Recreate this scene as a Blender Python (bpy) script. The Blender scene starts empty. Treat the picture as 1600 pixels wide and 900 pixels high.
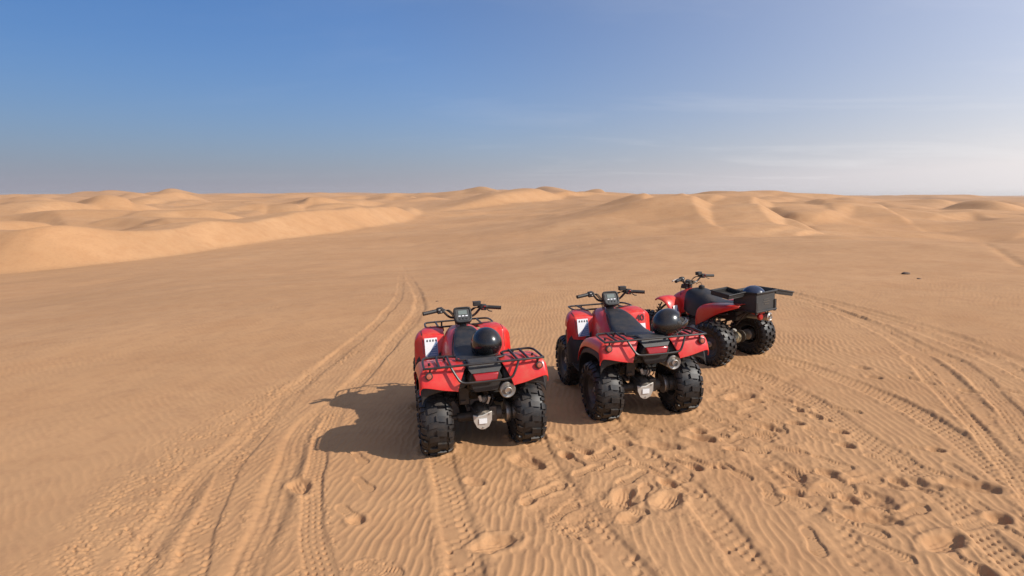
import bpy, math, random, time
import numpy as np
from mathutils import Vector, Matrix, Euler
R = math.radians
random.seed(7); np.random.seed(7)
T0 = time.time()
scene = bpy.context.scene
col = scene.collection

# ------------------------------------------------------------------ camera
F_PX, PITCH, CAM_H = 899.5, 0.160, 2.09          # focal length in px of a 1600 px wide picture
cam_d = bpy.data.cameras.new('camera'); cam = bpy.data.objects.new('camera', cam_d); col.objects.link(cam)
cam_d.sensor_width = 36.0; cam_d.lens = 36.0 * F_PX / 1600.0
cam_d.clip_start = 0.05; cam_d.clip_end = 40000
cam.location = (0, 0, CAM_H); cam.rotation_euler = (math.pi / 2 - PITCH, 0, 0)
scene.camera = cam

# ------------------------------------------------------------------ light
SUN_AZ, SUN_EL = R(113.0), R(37.5)                # azimuth clockwise from +Y (view direction), elevation
sd = Vector((math.sin(SUN_AZ) * math.cos(SUN_EL), math.cos(SUN_AZ) * math.cos(SUN_EL), math.sin(SUN_EL)))
sun_d = bpy.data.lights.new('sun', 'SUN'); sun = bpy.data.objects.new('sun', sun_d); col.objects.link(sun)
sun_d.energy = 5.0; sun_d.angle = R(0.53); sun_d.color = (1.0, 0.93, 0.83)
sun.rotation_euler = sd.to_track_quat('Z', 'Y').to_euler()
sun.location = sd * 50

world = bpy.data.worlds.new('World'); scene.world = world; world.use_nodes = True
wn = world.node_tree; wn.nodes.clear()
sky = wn.nodes.new('ShaderNodeTexSky'); sky.sky_type = 'NISHITA'; sky.sun_disc = False
sky.sun_elevation = SUN_EL; sky.sun_rotation = SUN_AZ
sky.altitude = 50; sky.air_density = 1.0; sky.dust_density = 1.5; sky.ozone_density = 3.0
bg = wn.nodes.new('ShaderNodeBackground'); bg.inputs['Strength'].default_value = 0.10
wo = wn.nodes.new('ShaderNodeOutputWorld')
# thin cirrus veil: stretched noise on the sky direction, on a plane far overhead
tc = wn.nodes.new('ShaderNodeTexCoord')
sep = wn.nodes.new('ShaderNodeSeparateXYZ'); wn.links.new(tc.outputs['Generated'], sep.inputs[0])
def wmath(op, a, b=None, clamp=False):
    n = wn.nodes.new('ShaderNodeMath'); n.operation = op; n.use_clamp = clamp
    for i, v in enumerate((a, b)):
        if v is None: continue
        if isinstance(v, (int, float)): n.inputs[i].default_value = v
        else: wn.links.new(v, n.inputs[i])
    return n.outputs[0]
# deepen the blue as the photograph is graded, the same all over the sky
def wvec(op, a, b=None):
    n = wn.nodes.new('ShaderNodeVectorMath'); n.operation = op
    for i, v in enumerate((a, b)):
        if v is None: continue
        if isinstance(v, tuple): n.inputs[i].default_value = v
        else: wn.links.new(v, n.inputs[i])
    return n.outputs['Value'] if op == 'DOT_PRODUCT' else n.outputs[0]
# dust in the low air: pale near the horizon, brighter towards the sun
dirn = wvec('NORMALIZE', tc.outputs['Generated'])
sdot = wvec('DOT_PRODUCT', dirn, tuple(sd))
zc = wmath('MAXIMUM', sep.outputs[2], 0.0)
s01 = wmath('MINIMUM', wmath('MAXIMUM', wmath('MULTIPLY', wmath('ADD', sdot, 0.80), 0.93), 0.0), 1.1)
s2 = wmath('MULTIPLY', s01, s01)
depth = wmath('ADD', 0.62, wmath('MULTIPLY', s01, 0.80)); depth = wmath('MINIMUM', depth, 1.0)   # deepest opposite the sun
dp = wn.nodes.new('ShaderNodeCombineXYZ')
for i, k in enumerate((0.30, 0.69, 1.08)): wn.links.new(wmath('MULTIPLY', depth, 1.2 * k), dp.inputs[i])
blue = wvec('MULTIPLY', sky.outputs[0], dp.outputs[0])
low = wmath('POWER', 2.718, wmath('MULTIPLY', zc, -8.5))
hw_ = wmath('ADD', wmath('MULTIPLY', low, 1.0), wmath('MULTIPLY', s2, 0.30), True)
lum_ = wmath('ADD', 3.55, wmath('MULTIPLY', s2, 4.9))
cl3 = wn.nodes.new('ShaderNodeCombineXYZ')
for i in range(3): wn.links.new(lum_, cl3.inputs[i])
tint = wn.nodes.new('ShaderNodeMix'); tint.data_type = 'RGBA'; wn.links.new(wmath('MINIMUM', s01, 1.0), tint.inputs[0])
tint.inputs[6].default_value = (1.0, 0.98, 1.18, 1); tint.inputs[7].default_value = (1.0, 0.945, 0.945, 1)
veil = wvec('MULTIPLY', cl3.outputs[0], tint.outputs[2])
m1 = wn.nodes.new('ShaderNodeMix'); m1.data_type = 'RGBA'; wn.links.new(hw_, m1.inputs[0]); wn.links.new(blue, m1.inputs[6]); wn.links.new(veil, m1.inputs[7])
# thin cirrus: stretched noise on a plane far overhead
zz = wmath('ADD', zc, 0.07)
cx_ = wmath('DIVIDE', sep.outputs[0], zz); cy_ = wmath('DIVIDE', sep.outputs[1], zz)
cmb = wn.nodes.new('ShaderNodeCombineXYZ'); wn.links.new(cx_, cmb.inputs[0]); wn.links.new(cy_, cmb.inputs[1])
nz = wn.nodes.new('ShaderNodeTexNoise'); nz.inputs['Scale'].default_value = 0.55; nz.inputs['Detail'].default_value = 9
nz.inputs['Roughness'].default_value = 0.60; nz.inputs['Distortion'].default_value = 0.5
mp = wn.nodes.new('ShaderNodeMapping'); mp.inputs['Scale'].default_value = (0.55, 1.1, 1); mp.inputs['Rotation'].default_value = (0, 0, 0.35)
mp.inputs['Location'].default_value = (6.6, 6.1, 0)
wn.links.new(cmb.outputs[0], mp.inputs[0]); wn.links.new(mp.outputs[0], nz.inputs['Vector'])
cl = wmath('MULTIPLY', wmath('SUBTRACT', nz.outputs['Fac'], 0.53, False), 3.6, True)
cl = wmath('MULTIPLY', wmath('MULTIPLY', cl, wmath('POWER', 2.718, wmath('MULTIPLY', zc, -5.0))), wmath('ADD', 0.02, wmath('MULTIPLY', s2, 0.80)), True)
mx = wn.nodes.new('ShaderNodeMix'); mx.data_type = 'RGBA'
wn.links.new(cl, mx.inputs[0]); wn.links.new(m1.outputs[2], mx.inputs[6]); mx.inputs[7].default_value = (9.0, 8.8, 8.9, 1)
wn.links.new(mx.outputs[2], bg.inputs['Color']); wn.links.new(bg.outputs[0], wo.inputs['Surface'])

vs = scene.view_settings
vs.view_transform = 'Standard'; vs.look = 'None'; vs.exposure = 0.0; vs.gamma = 1.0
vs.use_curve_mapping = False
scene.render.resolution_x = 1024; scene.render.resolution_y = 576

# ------------------------------------------------------------------ materials
def nodes_of(name):
    m = bpy.data.materials.new(name); m.use_nodes = True
    nt = m.node_tree; b = nt.nodes['Principled BSDF']
    return m, nt, b
def mnode(nt, kind, **kw):
    n = nt.nodes.new(kind)
    for k, v in kw.items():
        if hasattr(n, k): setattr(n, k, v)
        else: n.inputs[k].default_value = v
    return n
def mixcol(nt, fac, a, b):
    m = nt.nodes.new('ShaderNodeMix'); m.data_type = 'RGBA'
    for i, v in ((0, fac), (6, a), (7, b)):
        if isinstance(v, (int, float)): m.inputs[i].default_value = v
        elif isinstance(v, tuple): m.inputs[i].default_value = v
        else: nt.links.new(v, m.inputs[i])
    return m.outputs[2]
DUST = (0.42, 0.26, 0.14, 1)
def plastic(name, colr, rough, metal=0.0, dust=0.12, coat=0.0, spec=0.5, scale=9.0, bump=0.0):
    m, nt, b = nodes_of(name)
    t = mnode(nt, 'ShaderNodeTexCoord')
    n1 = mnode(nt, 'ShaderNodeTexNoise', Scale=scale, Detail=6, Roughness=0.65)
    nt.links.new(t.outputs['Object'], n1.inputs['Vector'])
    geo = mnode(nt, 'ShaderNodeNewGeometry'); sp = mnode(nt, 'ShaderNodeSeparateXYZ'); nt.links.new(geo.outputs['Normal'], sp.inputs[0])
    up = mnode(nt, 'ShaderNodeMapRange'); up.inputs['From Min'].default_value = -0.3; up.inputs['From Max'].default_value = 1.0
    up.inputs['To Min'].default_value = 0.25; nt.links.new(sp.outputs[2], up.inputs[0])
    rng = mnode(nt, 'ShaderNodeMapRange'); rng.inputs['From Min'].default_value = 0.38; rng.inputs['From Max'].default_value = 0.75
    nt.links.new(n1.outputs['Fac'], rng.inputs[0])
    mu = mnode(nt, 'ShaderNodeMath', operation='MULTIPLY'); nt.links.new(rng.outputs[0], mu.inputs[0]); nt.links.new(up.outputs[0], mu.inputs[1])
    mu2 = mnode(nt, 'ShaderNodeMath', operation='MULTIPLY'); nt.links.new(mu.outputs[0], mu2.inputs[0]); mu2.inputs[1].default_value = dust
    nt.links.new(mixcol(nt, mu2.outputs[0], tuple(colr) + (1,), DUST), b.inputs['Base Color'])
    rr = mnode(nt, 'ShaderNodeMapRange'); rr.inputs['To Min'].default_value = max(0.05, rough - 0.08); rr.inputs['To Max'].default_value = min(1, rough + 0.18)
    nt.links.new(n1.outputs['Fac'], rr.inputs[0]); nt.links.new(rr.outputs[0], b.inputs['Roughness'])
    b.inputs['Metallic'].default_value = metal
    b.inputs['Coat Weight'].default_value = coat; b.inputs['Coat Roughness'].default_value = 0.12
    b.inputs['Specular IOR Level'].default_value = spec
    if bump:
        n2 = mnode(nt, 'ShaderNodeTexNoise', Scale=260.0, Detail=2); nt.links.new(t.outputs['Object'], n2.inputs['Vector'])
        bp = mnode(nt, 'ShaderNodeBump'); bp.inputs['Strength'].default_value = bump; bp.inputs['Distance'].default_value = 0.002
        nt.links.new(n2.outputs['Fac'], bp.inputs['Height']); nt.links.new(bp.outputs[0], b.inputs['Normal'])
    return m
M = {}
M['red'] = plastic('red_plastic', (0.64, 0.016, 0.014), 0.32, dust=0.36, coat=0.22, scale=13)
M['black'] = plastic('black_plastic', (0.016, 0.016, 0.017), 0.52, dust=0.10, bump=0.25)
M['panel'] = plastic('grey_black_plastic', (0.035, 0.036, 0.037), 0.5, dust=0.12, bump=0.25)
M['rack'] = plastic('rack_black_steel', (0.014, 0.013, 0.014), 0.36, dust=0.12)
M['seat'] = plastic('seat_vinyl', (0.016, 0.018, 0.022), 0.42, dust=0.10, bump=0.3)
M['rubber'] = plastic('tyre_rubber', (0.010, 0.010, 0.011), 0.46, dust=0.13, scale=14.0)
M['rim'] = plastic('rim_dark_steel', (0.06, 0.06, 0.06), 0.45, metal=0.4, dust=0.35)
M['steel'] = plastic('grey_steel', (0.34, 0.33, 0.31), 0.42, metal=0.85, dust=0.35)
M['alu'] = plastic('cast_aluminium', (0.56, 0.54, 0.50), 0.48, metal=0.5, dust=0.30)
M['dark'] = plastic('dark_frame', (0.03, 0.028, 0.026), 0.55, metal=0.3, dust=0.35)
M['engine'] = plastic('engine_cast', (0.10, 0.095, 0.085), 0.55, metal=0.5, dust=0.45)
M['chrome'] = plastic('muffler_steel', (0.62, 0.58, 0.52), 0.28, metal=0.95, dust=0.15)
M['spring'] = plastic('spring_ochre', (0.16, 0.11, 0.045), 0.5, metal=0.2, dust=0.3)
M['white'] = plastic('sticker_white', (0.78, 0.79, 0.80), 0.45, dust=0.12)
M['blue'] = plastic('sticker_blue', (0.10, 0.17, 0.32), 0.45, dust=0.10)
M['ink'] = plastic('print_black', (0.012, 0.012, 0.014), 0.5, dust=0.0)
M['helmet'] = plastic('helmet_black_gloss', (0.007, 0.007, 0.008), 0.22, dust=0.07, coat=0.4)
M['helmet_blue'] = plastic('helmet_blue_gloss', (0.016, 0.024, 0.055), 0.22, dust=0.05, coat=0.5)
M['lining'] = plastic('helmet_lining', (0.012, 0.011, 0.011), 0.95, dust=0.1, bump=0.5)
M['lamp_red'] = plastic('tail_lens', (0.35, 0.006, 0.01), 0.14, dust=0.08, coat=0.6)
M['lens'] = plastic('reflector_amber', (0.40, 0.10, 0.06), 0.2, dust=0.08, coat=0.5)
M['lcd'] = plastic('display_lcd', (0.16, 0.19, 0.17), 0.22, dust=0.04)
M['brass'] = plastic('dusty_axle_housing', (0.30, 0.24, 0.15), 0.45, metal=0.6, dust=0.35)
M['stone'] = plastic('dark_stone', (0.09, 0.06, 0.045), 0.85, dust=0.4)

# ------------------------------------------------------------------ mesh helper
def vec(p): return Vector(p)
class MB:
    def __init__(s): s.v = []; s.f = []
    def add(s, vs, fs):
        o = len(s.v); s.v += [tuple(p) for p in vs]; s.f += [tuple(i + o for i in q) for q in fs]; return s
    def box(s, c, size, rot=None, taper=1.0):
        x, y, z = (a / 2 for a in size); P = []
        for k in (-1, 1):
            t = taper if k > 0 else 1.0
            for (i, j) in ((-1, -1), (1, -1), (1, 1), (-1, 1)): P.append(Vector((i * x * t, j * y * t, k * z)))
        m = Euler(rot).to_matrix() if rot else Matrix.Identity(3)
        return s.add([m @ p + Vector(c) for p in P], [(3, 2, 1, 0), (4, 5, 6, 7), (0, 1, 5, 4), (1, 2, 6, 5), (2, 3, 7, 6), (3, 0, 4, 7)])
    def tube(s, pts, r, n=8, closed=False):
        P = [Vector(p) for p in pts]; N = len(P); rs = r if isinstance(r, (list, tuple)) else [r] * N
        V = []; up = None
        for i, p in enumerate(P):
            a = P[(i - 1) % N] if (i > 0 or closed) else p; b = P[(i + 1) % N] if (i < N - 1 or closed) else p
            t = (b - a).normalized()
            if up is None:
                up = t.orthogonal().normalized()
            else:
                up = (up - t * up.dot(t)); up = up.normalized() if up.length > 1e-6 else t.orthogonal().normalized()
            w = t.cross(up)
            for k in range(n):
                an = 2 * math.pi * k / n; V.append(p + (up * math.cos(an) + w * math.sin(an)) * rs[i])
        Fc = []
        for i in range(N if closed else N - 1):
            j = (i + 1) % N
            for k in range(n): Fc.append((i * n + k, i * n + (k + 1) % n, j * n + (k + 1) % n, j * n + k))
        if not closed:
            Fc.append(tuple(range(n))[::-1]); Fc.append(tuple((N - 1) * n + k for k in range(n)))
        return s.add(V, Fc)
    def lathe(s, prof, origin=(0, 0, 0), axis=(1, 0, 0), n=24, cap=True):
        ax = Vector(axis).normalized(); u = ax.orthogonal().normalized(); w = ax.cross(u); o = Vector(origin); V = []
        for a, r in prof:
            for k in range(n):
                an = 2 * math.pi * k / n; V.append(o + ax * a + (u * math.cos(an) + w * math.sin(an)) * max(r, 1e-4))
        Fc = []
        for i in range(len(prof) - 1):
            for k in range(n): Fc.append((i * n + k, i * n + (k + 1) % n, (i + 1) * n + (k + 1) % n, (i + 1) * n + k))
        if cap:
            Fc.append(tuple(range(n))[::-1]); Fc.append(tuple((len(prof) - 1) * n + k for k in range(n)))
        return s.add(V, Fc)
    def grid(s, rows, closed=False, flip=False):
        n = len(rows[0]); V = [p for r in rows for p in r]; Fc = []
        for i in range(len(rows) - 1):
            for j in range(n if closed else n - 1):
                q = (i * n + j, i * n + (j + 1) % n, (i + 1) * n + (j + 1) % n, (i + 1) * n + j)
                Fc.append(q[::-1] if flip else q)
        return s.add(V, Fc)
    def prism(s, poly, off):
        n = len(poly); o = Vector(off)
        V = [Vector(p) for p in poly] + [Vector(p) + o for p in poly]
        Fc = [tuple(range(n))[::-1], tuple(range(n, 2 * n))] + [(i, (i + 1) % n, n + (i + 1) % n, n + i) for i in range(n)]
        return s.add(V, Fc)
    def ellipsoid(s, c, rad, n=16, m=10):
        rows = []
        for i in range(m + 1):
            ph = math.pi * i / m; rows.append([(c[0] + rad[0] * math.sin(ph) * math.cos(2 * math.pi * k / n), c[1] + rad[1] * math.sin(ph) * math.sin(2 * math.pi * k / n), c[2] - rad[2] * math.cos(ph)) for k in range(n)])
        return s.grid(rows, closed=True)
    def mirror(s):
        o = len(s.v); s.f += [tuple(i + o for i in q)[::-1] for q in s.f]; s.v += [(-x, y, z) for x, y, z in s.v]; return s
    def mirrored(s):
        m = MB(); m.v = [(-x, y, z) for x, y, z in s.v]; m.f = [q[::-1] for q in s.f]; return m
    def build(s, name, mat, parent=None, ang=35, solid=0, sub=0, bevel=0, loc=None):
        me = bpy.data.meshes.new(name); me.from_pydata(s.v, [], s.f); me.update()
        o = bpy.data.objects.new(name, me); col.objects.link(o)
        import bmesh
        bm = bmesh.new(); bm.from_mesh(me); bmesh.ops.remove_doubles(bm, verts=bm.verts, dist=1e-5)
        bmesh.ops.recalc_face_normals(bm, faces=bm.faces) if not solid else None
        bm.to_mesh(me); bm.free()
        me.polygons.foreach_set('use_smooth', [True] * len(me.polygons))
        if ang and not sub: me.set_sharp_from_angle(angle=R(ang))
        me.materials.append(M[mat])
        if solid:
            md = o.modifiers.new('thick', 'SOLIDIFY'); md.thickness = solid; md.offset = 0
        if bevel:
            md = o.modifiers.new('bevel', 'BEVEL'); md.width = bevel; md.segments = 2; md.limit_method = 'ANGLE'; md.angle_limit = R(40); md.harden_normals = False
        if sub:
            md = o.modifiers.new('sub', 'SUBSURF'); md.levels = sub; md.render_levels = sub
        if parent: o.parent = parent
        if loc: o.location = loc
        return o
def tag(o, label=None, cat=None, group=None, kind=None):
    for k, v in (('label', label), ('category', cat), ('group', group), ('kind', kind)):
        if v: o[k] = v
    return o
def empty(name):
    o = bpy.data.objects.new(name, None); o.empty_display_size = 0.2; col.objects.link(o); return o
def copy_tree(o, parent=None):
    c = o.copy(); col.objects.link(c); c.parent = parent
    for ch in o.children: copy_tree(ch, c)
    return c
def spline(pts, n=8, closed=False):
    P = [Vector(p) for p in pts]; out = []; N = len(P)
    for i in range(N - 1 if not closed else N):
        p0 = P[i - 1] if (i > 0 or closed) else P[i] * 2 - P[i + 1]
        p1 = P[i]; p2 = P[(i + 1) % N]; p3 = P[(i + 2) % N] if (i + 2 < N or closed) else p2 * 2 - p1
        for k in range(n):
            t = k / n
            out.append(0.5 * ((2 * p1) + (p2 - p0) * t + (2 * p0 - 5 * p1 + 4 * p2 - p3) * t * t + (3 * p1 - p0 - 3 * p2 + p3) * t ** 3))
    if not closed: out.append(P[-1])
    return out
# ------------------------------------------------------------------ the sand: one sheet to the horizon
POSES = [(-.262, 4.733, R(13.5), 1.09), (1.25, 5.328, R(11.3), 1.09), (2.785, 7.04, R(34.0), 1.04)]   # where the three bikes stand: x, y, heading, wheelbase
SX, SY = 0.039, -0.007                             # tilt of the flat the bikes stand on
def hash2(ix, iy, seed):
    h = (ix.astype(np.int64) * 374761393 + iy.astype(np.int64) * 668265263 + seed * 974711) & 0xFFFFFFFF
    h = ((h ^ (h >> 13)) * 1274126177) & 0xFFFFFFFF
    return (h ^ (h >> 16)) & 0xFFFF
_ga = np.linspace(0, 2 * np.pi, 64, endpoint=False); GX = np.cos(_ga).astype(np.float32); GY = np.sin(_ga).astype(np.float32)
def perlin(x, y, seed=0):
    x = np.asarray(x, np.float64); y = np.asarray(y, np.float64)
    ix = np.floor(x); iy = np.floor(y); fx = (x - ix).astype(np.float32); fy = (y - iy).astype(np.float32)
    ix = ix.astype(np.int64); iy = iy.astype(np.int64)
    u = fx * fx * fx * (fx * (fx * 6 - 15) + 10); v = fy * fy * fy * (fy * (fy * 6 - 15) + 10)
    def g(dx, dy):
        h = hash2(ix + dx, iy + dy, seed) & 63
        return GX[h] * (fx - dx) + GY[h] * (fy - dy)
    a = g(0, 0); b = g(1, 0); c = g(0, 1); d = g(1, 1)
    ab = a + (b - a) * u; cd = c + (d - c) * u
    return (ab + (cd - ab) * v) * 1.5
def fbm(x, y, seed, oct=3, gain=0.5):
    s = 0; a = 1.0
    for i in range(oct): s = s + a * perlin(x * 2 ** i, y * 2 ** i, seed + i * 17); a *= gain
    return s
def sstep(a, b, x):
    t = np.clip((x - a) / (b - a), 0, 1); return t * t * (3 - 2 * t)

UCOL = [-3500, -700, 0, 300, 650, 850, 1000, 1200, 1400, 1600, 2300, 5000]
RROW = [6, 12, 20, 32, 48, 75, 120, 200, 350, 700, 2000, 9000, 20000]
ZT = np.array([  # metres, row = distance, column = bearing
 [None]*12, [None]*12,
 [-1.0, -1.0, -1.1, -0.9, -0.8, -0.5, -0.2,  0.0,  0.15, 0.25, 0.3, 0.3],
 [-2.2, -2.2, -2.3, -2.0, -1.9, -1.3, -0.7, -0.22, 0.0,  0.1,  0.2, 0.2],
 [-3.6, -3.6, -3.4, -3.1, -2.8, -2.0, -1.5, -1.55, -1.6, -1.2, -0.8, -0.6],
 [-4.0, -4.0, -4.4, -3.9, -3.4, -2.6, -1.8, -2.1, -2.5, -2.5, -2.0, -1.5],
 [-4.5, -4.5, -4.2, -4.2, -3.8, -2.8, -1.1, -1.0, -2.4, -3.0, -3.0, -3.0],
 [-5.0, -5.0, -3.4, -3.5, -3.9, -2.4, -0.2, -0.1, -2.6, -3.5, -4.0, -4.0],
 [-5.0, -5.0, -3.5, -3.2, -2.0,  2.6,  1.8,  0.2, -3.0, -4.0, -5.0, -5.0],
 [-6.0, -6.0, -3.6, -2.5,  0.5,  2.5,  0.0, -2.0, -5.0, -7.0, -7.0, -7.0],
 [-8.0, -8.0, -2.0,  0.0,  3.0,  4.0,  1.0, -4.0, -9.0, -12., -12., -12.],
 [-8.0, -8.0,  0.0, 10.0, 14.0, 14.0,  8.0,  0.0, -5.0, -8.0, -8.0, -8.0],
 [-8.0, -8.0,  0.0, 10.0, 14.0, 14.0,  8.0,  0.0, -5.0, -8.0, -8.0, -8.0]], dtype=object)
TH = np.arctan((np.array(UCOL) - 800) / 890.0)
for i in (0, 1):
    for j in range(12):
        th = max(-1.0, min(1.0, TH[j])); ZT[i, j] = SX * RROW[i] * math.sin(th) + SY * RROW[i] * math.cos(th)
ZT = ZT.astype(np.float64)
LR = np.log(np.array(RROW, float))
def cr(p0, p1, p2, p3, t):
    return 0.5 * (2 * p1 + (p2 - p0) * t + (2 * p0 - 5 * p1 + 4 * p2 - p3) * t * t + (3 * p1 - p0 - 3 * p2 + p3) * t ** 3)
def base_z(x, y):
    x = np.asarray(x, float); y = np.asarray(y, float)
    r = np.hypot(x, y) + 1e-6; th = np.arctan2(x, y)
    a = np.interp(th, TH, np.arange(len(TH))); b = np.interp(np.log(r), LR, np.arange(len(LR)))
    ia = np.minimum(a.astype(int), len(TH) - 2); ib = np.minimum(b.astype(int), len(LR) - 2); ta = a - ia; tb = b - ib
    ca = lambda k: np.clip(ia + k, 0, len(TH) - 1); cb = lambda k: np.clip(ib + k, 0, len(LR) - 1)
    rowsv = [cr(ZT[cb(k), ca(-1)], ZT[cb(k), ca(0)], ZT[cb(k), ca(1)], ZT[cb(k), ca(2)], ta) for k in (-1, 0, 1, 2)]
    zt = cr(*rowsv, tb)
    pl = SX * x + SY * y
    w = sstep(8.5, 15, r)
    return pl * (1 - w) + zt * w
CP, SP_ = math.cos(PITCH), math.sin(PITCH)
def pix_dir(u, v):
    X = (u - 800) / F_PX; Y = -(v - 450) / F_PX
    return X, CP + Y * SP_, -SP_ + Y * CP
def pix_at(u, v, y):                                # the point on a pixel's ray at forward distance y
    dx, dy, dz = pix_dir(u, v); t = y / dy; return dx * t, y, CAM_H + dz * t
def ground_at(u, v):                                # where the flat is seen at that pixel (layout measuring only)
    dx, dy, dz = pix_dir(u, v); t = np.exp(np.linspace(math.log(1.5), math.log(200), 1500))
    h = CAM_H + dz * t - base_z(dx * t, dy * t)
    i = int(np.argmax(h < 0)); i = max(i, 1)
    k = h[i - 1] / (h[i - 1] - h[i]) if h[i - 1] != h[i] else 0
    tt = t[i - 1] + (t[i] - t[i - 1]) * k
    return dx * tt, dy * tt

def seg_dist(x, y, P):
    """distance, signed side, arc length and fractional index along a polyline"""
    best = np.full(x.shape, 1e9); side = np.zeros(x.shape); arc = np.zeros(x.shape); fi = np.zeros(x.shape); s0 = 0.0
    for i in range(len(P) - 1):
        ax, ay = P[i][:2]; bx, by = P[i + 1][:2]; dx, dy = bx - ax, by - ay; L = math.hypot(dx, dy)
        t = np.clip(((x - ax) * dx + (y - ay) * dy) / (L * L), 0, 1)
        ex = x - ax - t * dx; ey = y - ay - t * dy; d = np.hypot(ex, ey); m = d < best
        best[m] = d[m]; side[m] = np.sign(dx * (y - ay) - dy * (x - ax))[m]; arc[m] = s0 + t[m] * L; fi[m] = i + t[m]; s0 += L
    return best, side, arc, fi
def ridge(x, y, z, crest, slip, windward, tan_slip=0.60, hmin=0.0):
    """a dune crest line: crest = [(u, v, y)] seen points or [(u, None, y, h)]; the slip face falls to side `slip`"""
    P = []
    for c in crest:
        if c[1] is not None:
            X, Y, Zc = pix_at(*c[:3]); h = max(hmin, Zc - float(base_z(X, Y)))
        else:
            X, Y = (c[0] - 800) / 890.0 * c[2], c[2]; h = c[3]
        P.append((X, Y, h))
    D = [tuple(p) for p in spline(P, 6)]
    hh = np.array([max(0.0, p[2]) for p in D]); reach = max(windward * 2.2, hh.max() / tan_slip + 2)
    xs = [p[0] for p in D]; ys = [p[1] for p in D]
    m = (x > min(xs) - reach) & (x < max(xs) + reach) & (y > min(ys) - reach) & (y < max(ys) + reach)
    idx = np.where(m)[0]
    if not len(idx): return
    d, sd_, arc, fi = seg_dist(x[idx], y[idx], D)
    h = np.interp(fi, np.arange(len(D)), hh)
    end = np.minimum(fi, len(D) - 1 - fi) <= 1e-6
    wig = 0.10 * h * perlin(arc * 0.12, d * 0.05, 5)
    soft = .004 * np.hypot(x[idx], y[idx]) * sstep(120, 240, np.hypot(x[idx], y[idx]))
    slipz = np.maximum(0, h + wig - tan_slip * (np.sqrt(d * d + soft * soft) - soft * .3)); slipz = np.where(end, 0.7 * slipz, slipz)
    windz = (h - tan_slip * soft * .7 * np.exp(-(d / (soft + .1)) ** 2) * (soft > 0) + wig * np.exp(-(d / 6) ** 2)) * np.exp(-(d / windward) ** 2)
    c = np.where(sd_ * slip > 0, slipz, windz)
    z[idx] += c

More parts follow.
